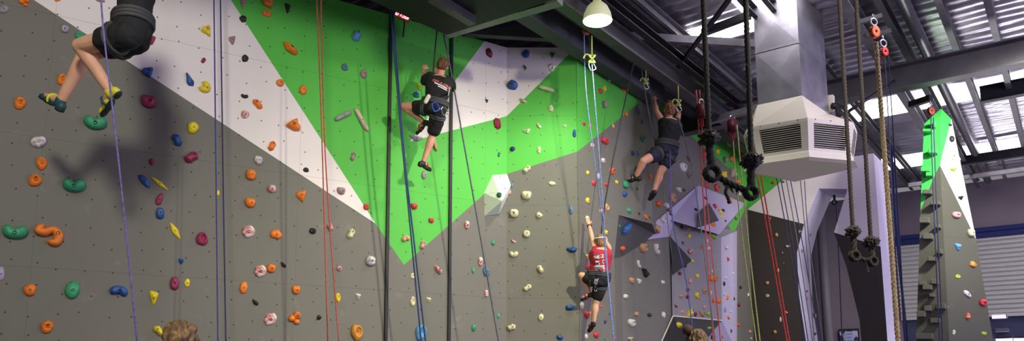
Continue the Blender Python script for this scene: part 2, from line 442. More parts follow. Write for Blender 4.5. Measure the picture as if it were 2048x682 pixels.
# ------------------------------------------------------------------ roof : foil, skylights, steel
ZR = 6.62
def foil():
    nu, nv = 560, 90; u0, u1, va, vb = -3.0, 22.6, -8.6, 13.0
    vs = []; fs = []
    for i in range(nu + 1):
        u = u0 + (u1 - u0) * i / nu
        for j in range(nv + 1):
            v = va + (vb - va) * j / nv
            n = noise.noise(Vector((u * 1.3, v * .9, 0))); n2 = noise.noise(Vector((u * 5, v * 2.2, 4)))
            z = ZR + .022 * sin(2 * pi * u / .24 + n * 2.2) + .02 * n + .012 * n2
            vs.append(hall(u, v, z))
    for i in range(nu):
        for j in range(nv):
            a = i * (nv + 1) + j; fs.append((a, a + 1, a + nv + 2, a + nv + 1))
    me = bpy.data.meshes.new('m'); me.from_pydata(vs, [], fs)
    for p in me.polygons: p.use_smooth = True
    return me
FOIL = mat('roof_foil', (224, 220, 232), .30, .85, noise_amt=.35, noise_scale=1.5, bump=.35, bump_scale=9)
tag(link('ceiling', foil(), FOIL), None, kind='structure')
SKY = mat('skylight_sheet', (255, 252, 255), .4, emit=(250, 244, 255), estr=7)
n_ = 0
for px, py, w in ((1450, 62, .55), (1870, 198, .95), (1950, 305, .9), (1640, -60, 1.0)):
    c = at_z(px, py, ZR - .05); u = c.dot(U); v = c.dot(V); n_ += 1
    va, vb = {0: (-8, 12), 1450: (v - .5, v + .75), 1870: (v - 1.6, 12), 1950: (v - 1.9, 12), 1640: (v - 1.2, v + 6)}[px]
    bm = bmesh.new(); extrude_poly(bm, [hall(u - w / 2, va, ZR - .05), hall(u + w / 2, va, ZR - .05), hall(u + w / 2, vb, ZR - .05), hall(u - w / 2, vb, ZR - .05)], Z * .01)
    tag(link('skylight_%d' % n_, mesh(bm), SKY), None, kind='structure')

nb = [0]
def beam(kind, a, b, w, h, m, name='trim'):
    bm = bmesh.new()
    if kind == 'i': ibeam(bm, a, b, w, h)
    elif kind == 'pipe': tube(bm, smooth_path([a, b], 3), w / 2, 14)
    elif kind == 'c':                                   # lipped purlin
        a = Vector(a); b = Vector(b); d = (b - a).normalized(); s = d.cross(Z).normalized()
        bx(bm, a, b, .012, h); bx(bm, a + Z * h / 2 + s * w / 2, b + Z * h / 2 + s * w / 2, w, .012); bx(bm, a - Z * h / 2 + s * w / 2, b - Z * h / 2 + s * w / 2, w, .012)
    else: bx(bm, a, b, w, h)
    nb[0] += 1
    return tag(link('trim_%d' % nb[0], mesh(bm, kind == 'pipe'), m), None, kind='structure')
def along(px, py, z, u0, u1):
    p = at_z(px, py, z); v = p.dot(V); return hall(u0, v, z), hall(u1, v, z)
# the big cross beam and further ones
UX = at_z(1840, 150, 5.88).dot(U)
beam('i', hall(UX, -8.4, 5.9), hall(UX, 12, 5.9), .2, .36, STEEL)
UX2 = at_z(2000, 183, 6.3).dot(U)
beam('i', hall(UX2, at_z(1962, 195, 6.3).dot(V), 6.3), hall(UX2, 12, 6.3), .16, .26, STEEL_D)
UX3 = at_z(1990, 312, 6.25).dot(U)
beam('box', hall(UX3, at_z(1922, 322, 6.25).dot(V), 6.25), hall(UX3, 12, 6.25), .12, .2, STEEL_D)
UX4 = at_z(1960, 347, 6.2).dot(U)
beam('box', hall(UX4, -3, 6.15), hall(UX4, 12, 6.15), .1, .1, STEEL_L)
# long members running down the hall
for kind, px, py, z, u0, u1, w, h, m in (
    ('i', 1300, 122, 5.78, 1.5, UX - .1, .16, .24, STEEL), ('c', 1330, 102, 5.98, 1.5, UX - .1, .1, .12, STEEL_D),
    ('c', 1255, 112, 5.9, 2.0, UX + 3, .1, .14, STEEL),
    ('c', 1300, 30, 6.42, 0, 22, .07, .16, STEEL_L), ('c', 1440, 140, 6.42, 0, 22, .07, .16, STEEL_L),
    ('c', 1500, 20, 6.45, 0, 22, .07, .14, STEEL), ('i', 1765, 118, 6.25, 3, UX + 5, .13, .2, STEEL_L),
    ('c', 1800, 88, 6.3, 3, 22, .08, .18, STEEL), ('pipe', 1832, 58, 6.35, 2, 22, .16, 0, PIPE),
    ('c', 1890, 50, 6.4, 2, 22, .08, .16, STEEL_L), ('c', 1994, 100, 6.4, 2, 22, .08, .16, STEEL_L),
    ('c', 1640, 130, 6.45, 2, 22, .07, .14, STEEL), ('c', 1700, 10, 6.45, 0, 22, .07, .14, STEEL)):
    a, b = along(px, py, z, u0, u1); beam(kind, a, b, w, h, m)
# cross struts
PW = lambda px, py, z: at_z(px, py, z)
beam('box', PW(893, 62, 5.5), PW(1120, -4, 5.5), .13, .13, STEEL_L)
beam('box', PW(930, 62, 5.85), PW(1130, 74, 5.85), .1, .12, STEEL)
beam('box', PW(862, -8, 5.36), PW(945, 42, 5.36), .1, .1, STEEL)
beam('box', PW(1232, 72, 6.2), PW(1560, 92, 6.2), .09, .11, STEEL_L)
beam('box', PW(1352, 140, 6.0), PW(1462, -6, 6.0), .05, .05, STEEL_D)
beam('box', PW(1420, 242, 5.62), PW(1530, 212, 5.62), .1, .1, STEEL_L)
beam('box', PW(1405, 66, 6.35), PW(1500, 30, 6.35), .08, .1, STEEL_D)
beam('pipe', at(1695, 224, 10.5), at(1790, 162, 10.5), .05, 0, STEEL_D)
beam('box', at(1712, 46, 8.6), at(1762, 32, 8.6), .06, .05, STEEL)
beam('box', at(1730, 72, 8.8), at(1780, 62, 8.8), .06, .05, STEEL_D)
beam('box', PW(1820, 210, 6.0), PW(1862, 196, 6.0), .1, .1, STEEL_D)
# deck over the near left corner, carries the clock and pulleys
bm = bmesh.new(); extrude_poly(bm, [PW(735, -2, 5.42), PW(893, 70, 5.42), PW(1010, 33, 5.42), PW(1115, -4, 5.42), PW(1000, -120, 5.42), PW(700, -120, 5.42)], Z * .12)
tag(link('trim_deck', mesh(bm), mat('deck_black', (27, 26, 30), .7)), None, kind='structure')
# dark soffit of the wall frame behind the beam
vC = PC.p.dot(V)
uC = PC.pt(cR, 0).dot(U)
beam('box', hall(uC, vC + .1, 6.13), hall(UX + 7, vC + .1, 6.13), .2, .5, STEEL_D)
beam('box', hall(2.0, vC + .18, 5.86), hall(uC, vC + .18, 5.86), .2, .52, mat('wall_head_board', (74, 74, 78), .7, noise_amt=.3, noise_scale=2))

# ------------------------------------------------------------------ black strips on the long wall
for i, (xt, yt, xb, yb) in enumerate(((783, -40, 771, 690), (903, 40, 897, 690))):
    s0, z0 = PA.sz(xt, yt); s1, z1 = PA.sz(xb, yb); z0 = min(z0, ZT)
    bm = bmesh.new(); bx(bm, PA.pt(s0, z0, .012), PA.pt(s1 + (s1 - s0) * .3, .02, .012), .036, .03, up=PA.n)
    tag(link('wall_track', mesh(bm), BLACK), ('narrow black vertical track left of the climber in the black shirt', 'narrow black vertical track right behind the climber in the black shirt')[i], 'track', 'black tracks up the long wall')

# ------------------------------------------------------------------ evaporative cooler outlet
def cooler():
    # six-sided louvred head under a rectangular duct
    fl = lambda q: Vector((q.x, q.y, 0))
    Bv = at(1615, 235, 9.2); zq = Bv.z; Av, Cv, Cp, Ap = at_z(1503, 254, zq), at_z(1707, 245, zq), at_z(1487, 272, zq), at_z(1714, 262, zq)
    hexa = [fl(q) for q in (Av, Bv, Cv, Ap, Ap + Cp - Bv, Cp)]
    Kv = at(1604, 191, 9.35); K, L, R = fl(Kv), fl(at_z(1516, 210, Kv.z)), fl(at_z(1658, 228, Kv.z)); B = L + R - K
    ctr = sum(hexa, Vector()) / 6; zr = lambda py, d: at(1618, py, d).z
    zsh, zrim, zgr, zbt = zr(191, 9.35), zr(235, 9.2), zr(300, 9.25), zr(315, 9.25)
    e = empty('air_outlet', Vector((ctr.x, ctr.y, zbt)), 'large cream six-sided louvred air outlet under a galvanised duct', 'air vent')
    def ring(k, z): return [ctr + (q - ctr) * k + Z * z for q in hexa]
    lv = [(1.0, zrim), (1.0, zrim - .035), (.90, zgr), (.93, zgr - .03), (.97, zbt), (.80, zbt - .02)]
    bm = bmesh.new(); rings = [[bm.verts.new(p) for p in ring(*l)] for l in lv]
    k_, l_, r_, b_ = [bm.verts.new(q + Z * zsh + (q - ctr) * .01) for q in (K, L, R, B)]; A0, A1, A2, A3, A4, A5 = rings[0]
    for f in ((A0, A1, k_, l_), (A1, A2, r_, k_), (A2, A3, r_), (A3, A4, b_, r_), (A4, A5, l_, b_), (A5, A0, l_)): bm.faces.new(f)
    spans = []
    for k, (a, b) in enumerate(zip(rings, rings[1:])):
        for i in range(6):
            j = (i + 1) % 6
            if k == 1:
                q0, q1, q2, q3 = a[i].co.copy(), a[j].co.copy(), b[j].co.copy(), b[i].co.copy(); spans.append((q0, q1, q2, q3))
                f = lambda s_, t_: q0.lerp(q1, s_).lerp(q3.lerp(q2, s_), t_)
                inn = [bm.verts.new(f(*st)) for st in ((.13, .07), (.87, .07), (.87, .90), (.13, .90))]; o_ = (a[i], a[j], b[j], b[i])
                for m_ in range(4): bm.faces.new((o_[m_], o_[(m_ + 1) % 4], inn[(m_ + 1) % 4], inn[m_]))
            else: bm.faces.new((a[i], a[j], b[j], b[i]))
    bm.faces.new(rings[-1])
    child(e, 'outlet_body', mesh(bm), CREAM)
    for q0, q1, q2, q3 in spans:
        f = lambda s_, t_: q0.lerp(q1, s_).lerp(q3.lerp(q2, s_), t_)
        m_ = f(.5, .5); inw = Vector((ctr.x, ctr.y, m_.z)) - m_; inw.normalize()
        bm = bmesh.new()
        for k in range(11):
            t = .085 + .80 * (k + .5) / 11; bx(bm, f(.13, t) + inw * .008, f(.87, t) + inw * .008, .004, .015, up=(Z * .7 + inw).normalized())
        child(e, 'louvre', mesh(bm), CREAM)
        bm = bmesh.new(); extrude_poly(bm, [f(.11, .05) + inw * .07, f(.89, .05) + inw * .07, f(.89, .92) + inw * .07, f(.11, .92) + inw * .07], inw * .01)
        child(e, 'louvre_backing', mesh(bm), BLACK)
    for a_, b_, n in ((K + Z * zsh, L + Z * zsh, 4), (K + Z * zsh, R + Z * zsh, 4), (hexa[0] + Z * zrim, hexa[1] + Z * zrim, 3), (hexa[1] + Z * zrim, hexa[2] + Z * zrim, 3)):
        for k in range(n):
            bm = bmesh.new(); ball(bm, a_.lerp(b_, (k + .5) / n) - Z * .012, .008, 8, 5); child(e, 'screw', mesh(bm), STEEL_D)
    e2 = empty('duct', Vector((ctr.x, ctr.y, zsh)), 'square galvanised sheet metal duct dropping from the roof', 'duct')
    bm = bmesh.new(); cor = [K, L, B, R]
    for z0, z1 in ((zsh + .005, zsh + .75), (zsh + .75, ZR - .03)):
        for i in range(4):
            a_, b_ = cor[i], cor[(i + 1) % 4]; q = [a_ + Z * z0, b_ + Z * z0, b_ + Z * z1, a_ + Z * z1]; m_ = sum(q, Vector()) / 4
            out_ = m_ - Vector((ctr.x, ctr.y, m_.z)); out_.normalize(); vs = [bm.verts.new(x) for x in q]; vm_ = bm.verts.new(m_ + out_ * .018)
            for k in range(4): bm.faces.new((vs[k], vs[(k + 1) % 4], vm_))
    child(e2, 'duct_sheet', mesh(bm), GALV)
    bm = bmesh.new()
    for i in range(4): bx(bm, cor[i] + Z * (zsh + .75), cor[(i + 1) % 4] + Z * (zsh + .75), .02, .025)
    child(e2, 'joint_flange', mesh(bm), GALV)
    # small box and elbow on the far side
    e3 = empty('junction_box', at(1660, 200, 10.0), 'small white junction box with pipe elbow behind the duct', 'junction box')
    bm = bmesh.new(); bx(bm, at(1661, 192, 10.1), at(1661, 222, 10.1), .09, .09, up=V); child(e3, 'box', mesh(bm), CREAM)
    bm = bmesh.new(); tube(bm, smooth_path([at(1664, 212, 10.0), at(1674, 214, 10.0), at(1678, 230, 9.9)]), .045, 10); child(e3, 'pipe_elbow', mesh(bm, True), BLACK)
cooler()

# ------------------------------------------------------------------ high bay lamp
def lamp():
    c = at(1195, 42, 8.1); r = 31 * scale(8.1)
    e = empty('high_bay_lamp', c + Z * .2, 'lit white bell-shaped lamp hanging from the roof steel', 'lamp')
    T = Matrix.Translation(c)
    bm = bmesh.new(); lathe(bm, [(r, 0), (r * 1.04, .006), (r * 1.0, .02), (r * .93, .09), (r * .72, .17), (r * .45, .215), (r * .3, .225), (r * .28, .33), (.0, .335)], T)
    child(e, 'lamp_shade', mesh(bm, True), mat('lamp_shade_mat', (214, 214, 190), .35, emit=(230, 240, 170), estr=.25))
    bm = bmesh.new(); lathe(bm, [(.001, -.015), (r * .6, -.012), (r * .97, .0), (r * .97, .012)], T)
    child(e, 'lamp_lens', mesh(bm, True), mat('lamp_lens_mat', (255, 255, 255), .3, emit=(240, 255, 225), estr=14))
    bm = bmesh.new(); tube(bm, [c + Z * .33, Vector((c.x, c.y, ZR))], .008, 6); child(e, 'lamp_cord', mesh(bm), BLACK)
    spot('lamp_light', c - Z * .03, c - Z * 3, 260, (.95, 1, .85), .15, 150, .5)
lamp()
# ------------------------------------------------------------------ volumes bolted to the walls
def poly_mesh(pts, faces):
    me = bpy.data.meshes.new('m'); me.from_pydata([Vector(p) for p in pts], [], faces)
    bm = bmesh.new(); bm.from_mesh(me); return mesh(bm)
def thing_mesh(name, me, m, label, cat, group=None):
    c = sum((v.co for v in me.vertices), Vector()) / max(1, len(me.vertices))
    me.transform(Matrix.Translation(-c)); o = link(name, me, m); o.location = c
    return tag(o, label, cat, group)
# white faceted volume
p = [PA.at(968, 386, .0), PA.at(985, 350, .0), PB.at(1014, 348, .02), PB.at(1022, 370, .0), PB.at(1016, 392, .0), PA.at(998, 428, .02), PA.at(969, 432, 0), PA.at(1004, 402, .26)]
VOLW = wall_mat('volume_white', (214, 222, 208), scuff=0)
thing_mesh('faceted_volume', poly_mesh(p, [(0, 1, 7), (1, 2, 7), (2, 3, 7), (3, 4, 7), (4, 5, 7), (5, 6, 7), (6, 0, 7), (6, 5, 4, 3, 2, 1, 0)]), VOLW, 'white faceted volume straddling the fold of the long wall', 'climbing volume')
# big box fin
e1, e2, e3, e4 = PE.at(1341, 440), PE.at(1442, 475), PE.at(1444, 641), PE.at(1345, 632)
f, g = PD.at(1392, 705), PD.at(1312, 705); ft, fb = PD.at(1474, 462), PD.at(1474, 705)
bm = bmesh.new(); vs = [bm.verts.new(x) for x in (e1, e2, e3, e4, f, g, ft, fb)]
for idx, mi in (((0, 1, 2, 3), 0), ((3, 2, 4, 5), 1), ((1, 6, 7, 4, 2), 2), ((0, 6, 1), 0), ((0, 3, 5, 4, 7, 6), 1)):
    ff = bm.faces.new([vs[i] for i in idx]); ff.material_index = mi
me = mesh(bm); fin = link('boxed_fin', me, [PANEL, SHADE, PALE]); tag(fin, 'large grey boxed fin jutting from the wall, lilac daylight tint on its right side', 'climbing volume')
bm = bmesh.new(); bx(bm, e4 + (PE.n) * .01, e3 + PE.n * .01, .016, .016); o = link('edge_strip', mesh(bm), CREAM); o.parent = fin
bm = bmesh.new(); bx(bm, e4 + PE.n * .01, g + PD.n * .01, .016, .016); o = link('edge_strip', mesh(bm), CREAM); o.parent = fin
# lilac faceted volume
L1, L2, L3, L4, L5 = PD.at(1396, 371, .02), PD.at(1491, 407, .02), PE.at(1438, 469, .10), PE.at(1393, 456, .30), PE.at(1341, 440, .04)
L6, L7 = PD.at(1284, 466, .02), PD.at(1288, 480, .02); b1_, b2_ = PD.at(1440, 460, .0), PD.at(1365, 450, 0)
thing_mesh('faceted_volume', poly_mesh([L1, L2, L3, L4, L5, L6, L7, b1_], [(0, 4, 3), (0, 3, 2), (0, 2, 1), (0, 5, 4), (5, 6, 4), (1, 2, 7), (2, 3, 7), (3, 4, 7), (4, 6, 7), (0, 1, 7, 6, 5)]),
           mat('volume_lilac', (178, 168, 196), .6, bump=.1), 'large pale lilac faceted volume above the boxed fin', 'climbing volume')
def tetra(a, b, c, apex, m, label, back=.05):
    n = (b - a).cross(c - a).normalized()
    if n.dot(CAM - a) < 0: n = -n
    me = poly_mesh([a, b, c, apex, a - n * back, b - n * back, c - n * back], [(0, 1, 3), (1, 2, 3), (2, 0, 3), (0, 4, 5, 1), (1, 5, 6, 2), (2, 6, 4, 0), (4, 6, 5)])
    return thing_mesh('faceted_volume', me, m, label, 'climbing volume')
mid = L4.lerp(L1, .5)
dA_ = lambda px, py, off: at(px, py, 1) and None
nD = PD.n
def onLil(px, py, off):                 # on the facet L1-L3-L4, lifted
    n = (L3 - L1).cross(L4 - L1).normalized(); n = n if n.dot(CAM - L1) > 0 else -n
    r = ray(px, py); k = ((L1 + n * off) - CAM).dot(n) / r.dot(n); return CAM + r * k
DKV = mat('volume_facet_shade', (66, 66, 70), .7, bump=.1)  # for an added wedge; dark grey stands in for a shaded facet
tetra(onLil(1392, 457, .0), onLil(1438, 441, .0), onLil(1418, 406, .0), onLil(1402, 425, .10), DKV, 'dark grey wedge added for the shaded facet of the lilac volume')
BKV = mat('volume_black', (44, 44, 52), .65, noise_amt=.3, noise_scale=9)
tetra(PE.at(1341, 474, .01), PE.at(1345, 550, .01), PE.at(1378, 515, .02), PE.at(1384, 521, .22), BKV, 'black triangular volume on the grey boxed fin')

# ------------------------------------------------------------------ climbing tower
def tower():
    dT = 11.7
    PRf = Plane(1896, dT, direction=Vector((cos(radians(-12)), sin(radians(-12)), 0)) * 1.0 + Vector((0, .45, 0)))   # right face
    PLf = Plane(1896, dT, 1250)                                       # left face turns away to the left
    PLf.t = Vector((-.80, .60, 0)); PLf.n = Vector((-.60, -.80, 0))
    def L(px, py, off=0): return PLf.at(px, py, off)
    def R(px, py, off=0): return PRf.at(px, py, off)
    top = L(1876, 222)
    cx = L(1896, 340)
    # centre edge runs down almost plumb
    c_top, c_mid, c_bot = L(1882, 217), L(1880, 330), L(1899, 690)
    l_top, l_low, l_bot = L(1848, 248), L(1841, 420), L(1832, 690)
    def floor_(a, b): t = (0 - a.z) / (b.z - a.z); return a + (b - a) * t
    cb = floor_(c_mid, c_bot); lb = floor_(l_low, l_bot)
    def obl(a, b, c):
        n = (b - a).cross(c - a).normalized(); return lambda px, py: CAM + ray(px, py) * ((a - CAM).dot(n) / ray(px, py).dot(n))
    R0 = R(1988, 690); Rq = obl(c_mid, cb, R0); r_top, r_tip, r_bot = Rq(1903, 238), Rq(1952, 478), R0
    c_mid2 = c_mid.lerp(cb, .3); r_sh = Rq(1897, 233); rb = floor_(r_tip, r_bot)
    back = cb + Vector((.35, 1.1, 0)); backt = Vector((c_top.x + .15, c_top.y + .5, c_top.z - .05))
    e = empty('climbing_tower', Vector((cb.x, cb.y, 0)), 'tall tapering free-standing tower with step blocks and a green top', 'climbing tower')
    bm = bmesh.new(); vv = {}
    def v(p):
        k = tuple(round(x, 4) for x in p)
        if k not in vv: vv[k] = bm.verts.new(p)
        return vv[k]
    def f(pts, mi): ff = bm.faces.new([v(x) for x in pts]); ff.material_index = mi
    sp = L(1872, 345)
    f([l_top, top, c_top, c_mid, sp, l_low], 1)
    f([l_low, sp, c_mid, c_mid2, cb, lb], 0)
    f([c_top, r_sh, r_top, c_mid], 1)
    f([c_mid, r_top, r_tip], 2)
    f([c_mid, r_tip, rb, cb, c_mid2], 0)
    f([r_top, backt, back, rb, r_tip], 0); f([l_top, l_low, lb, back, backt], 0)
    f([top, l_top, backt, r_top, r_sh, c_top], 1)
    me = mesh(bm); child(e, 'tower_body', me, [m for m in (wall_mat('tower_grey', (80, 81, 68), holes=False, scuff=.4), wall_mat('tower_green', (60, 190, 80), holes=False, scuff=.1), wall_mat('tower_white', (226, 228, 212), holes=False, scuff=.2))][0])
    o = e.children[-1]; o.data.materials.append(MATS['tower_green']); o.data.materials.append(MATS['tower_white'])
    steps = [(1857, 265, 19, 6, 1), (1871, 252, 5, 12, 1), (1868, 306, 18, 9, 1), (1854, 342, 20, 10, 1), (1861, 352, 14, 8, 1), (1857, 387, 18, 9, 0), (1873, 409, 19, 8, 0),
             (1851, 443, 20, 12, 0), (1858, 475, 19, 12, 0), (1882, 505, 10, 10, 0), (1867, 520, 17, 9, 0), (1848, 568, 16, 8, 0), (1857, 576, 19, 10, 0), (1871, 565, 14, 10, 0),
             (1884, 613, 18, 12, 0), (1858, 618, 14, 11, 0), (1845, 629, 17, 12, 0), (1872, 642, 18, 10, 0), (1851, 673, 34, 12, 0), (1866, 592, 10, 7, 0), (1878, 455, 10, 8, 0)]
    st_m = mat('step_block_grey', (84, 84, 72), .7, bump=.1); st_g = mat('step_block_green', (60, 190, 80), .6)
    for x, y, w, h, gflag in steps:
        a = L(x - w / 2, y); b = L(x + w / 2, y); hh = h * scale(a.y)
        bm = bmesh.new(); bx(bm, a + PLf.n * .06, b + PLf.n * .06, .20, hh)
        bmesh.ops.bevel(bm, geom=bm.edges[:], offset=.008, segments=1, affect='EDGES')
        child(e, 'step_block', mesh(bm), st_g if gflag else st_m)
    return e, PLf, (c_mid, cb, R0)
TOWER, PTL, PTR = tower()

# ------------------------------------------------------------------ holds
COLS = {
 'orange': (236, 128, 38), 'green': (58, 158, 112), 'blue': (36, 84, 150), 'navy': (38, 50, 104), 'yellow': (232, 208, 40), 'magenta': (150, 44, 84), 'purple': (160, 60, 84),
 'black': (34, 34, 36), 'cream': (216, 212, 168), 'white': (214, 208, 200), 'pink': (214, 148, 148), 'mauve': (164, 132, 138), 'lilac': (172, 160, 184), 'grey': (150, 148, 148),
 'light blue': (96, 158, 206), 'dusty blue': (84, 118, 150), 'red': (206, 58, 62), 'dark red': (122, 28, 42), 'brown': (128, 92, 74), 'tan': (196, 150, 104), 'ochre': (206, 142, 56),
 'dark green': (28, 92, 66), 'teal': (24, 118, 104), 'lime': (158, 200, 60), 'peach': (224, 160, 130), 'crimson': (150, 30, 60), 'beige': (206, 184, 160), 'salmon': (226, 120, 96), 'bright orange': (232, 96, 40),
 'marbled white': (206, 198, 200), 'marbled pink': (206, 130, 134)}
def hold_mat(c):
    if c == 'marbled white': return mat('hold_marbled_white', (226, 220, 214), .5, rgb2=(136, 122, 146), noise_scale=26, bump=.2)
    if c == 'marbled pink': return mat('hold_marbled_pink', (190, 74, 88), .5, rgb2=(222, 214, 206), noise_scale=22, bump=.2)
    return mat('hold_' + c.replace(' ', '_'), COLS[c], .5, bump=.25, bump_scale=90, noise_amt=.10, noise_scale=14)
rnd = random.Random(11)
def dome(bm, w, h, depth, outline, apex=(0, 0), pocket=None, nseg=26, nr=7, rough=.03, seed=0, power=.5):
    """outline(theta)->radius factor; apex shifts the top; pocket=(x,y,r) dents it"""
    rings = []; w2, h2 = w / 2, h / 2
    for k in range(nr + 1):
        t = 1 - k / nr                        # 1 at the rim, 0 at the top
        zz = (1 - t ** 2) ** power * depth; ring = []
        for i in range(nseg):
            th = 2 * pi * i / nseg; r = outline(th)
            x = cos(th) * r * t + apex[0] * (1 - t); y = sin(th) * r * t + apex[1] * (1 - t)
            nn = noise.noise(Vector((x * 1.8 + seed, y * 1.8, zz * 9)))
            z = zz * (1 + rough * 5 * nn * (1 - t * .6))
            if pocket:
                q = sqrt((x - pocket[0]) ** 2 + (y - pocket[1]) ** 2) / pocket[2]
                if q < 1: z -= depth * .8 * (1 - q * q) ** .7
            ring.append(bm.verts.new((x * w2, y * h2, max(z, .001) - .004 if k else -.012)))
            if k == nr: break
        rings.append(ring)
    for a, b in zip(rings, rings[1:]):
        for i in range(nseg):
            j = (i + 1) % nseg
            if len(b) == 1: bm.faces.new((a[i], a[j], b[0]))
            else: bm.faces.new((a[i], a[j], b[j], b[i]))
    bm.faces.new(rings[0][::-1])
def poly_out(pts):                       # outline through polygon corners, rounded
    def f(th):
        c, s = cos(th), sin(th); best = 1.0
        n = len(pts)
        for i in range(n):
            (x1, y1), (x2, y2) = pts[i], pts[(i + 1) % n]; ex, ey = x2 - x1, y2 - y1
            det = c * -ey + s * ex
            if abs(det) < 1e-9: continue
            r = (x1 * -ey + y1 * ex) / det; k = (c * y1 - s * x1) / det if False else None
            u_ = (c * y1 - s * x1) / (s * ex - c * ey) if abs(s * ex - c * ey) > 1e-9 else -1
            if r > 0 and -1e-6 <= u_ <= 1 + 1e-6: best = r
        return best
    def g(th): return sum(f(th + d) * k for d, k in ((-.22, .2), (-.1, .2), (0, .2), (.1, .2), (.22, .2)))
    return g
def sausage(bm, w, h, depth, spine, radii, n=12, seed=0):
    pts = smooth_path([Vector((x * w / 2, y * h / 2, 0)) for x, y in spine], 5); R = []
    for i in range(len(pts)):
        t = i / (len(pts) - 1) * (len(radii) - 1); k = min(int(t), len(radii) - 2); R.append((radii[k] * (1 - (t - k)) + radii[k + 1] * (t - k)) * min(w, h) / 2)
    rings = []; m = 6
    ends = [(.0, 1)]
    for i, p in enumerate(pts):
        d = (pts[min(i + 1, len(pts) - 1)] - pts[max(i - 1, 0)]).normalized(); s = Vector((-d.y, d.x, 0)); e_ = min(i, len(pts) - 1 - i) / 3
        k = sqrt(max(.06, 1 - (1 - min(1, e_)) ** 2)); rr = R[i] * k
        off = -d * R[i] * .35 if i == 0 else (d * R[i] * .35 if i == len(pts) - 1 else Vector())
        ring = []
        for j in range(m * 2 + 1):
            a = pi * j / (m * 2); nz_ = 1 + .08 * noise.noise(Vector((p.x * 30 + seed, p.y * 30, a * 2)))
            ring.append(bm.verts.new(p + off + s * cos(a) * rr * nz_ + Z * (sin(a) ** .8 * depth * k * nz_ - .006)))
        rings.append(ring)
    for a, b in zip(rings, rings[1:]):
        for j in range(len(a) - 1): bm.faces.new((a[j], a[j + 1], b[j + 1], b[j]))
        bm.faces.new((a[0], b[0], b[-1], a[-1]))
    bm.faces.new(rings[0]); bm.faces.new(rings[-1][::-1])
WORDS = {'jug': 'jug', 'knob': 'knob', 'oval': 'oval', 'bean': 'curved', 'tri': 'triangular', 'blade': 'blade-shaped', 'half': 'half-moon', 'block': 'blocky', 'tear': 'teardrop',
         'slab': 'bar', 'cluster': 'three-lobed', 'bone': 'waisted', 'eye': 'eye-shaped', 'C': 'C-shaped', 'disc': 'disc', 'horn': 'horn-shaped', 'ring': 'ring-like', 'ridged': 'ridged', 'pocket': 'deep-pocketed', 'chip': 'chip', 'wedge': 'wedge', 'fang': 'fang-shaped'}
def circ(th): return 1 + .07 * sin(2 * th + 1) + .05 * sin(3 * th)
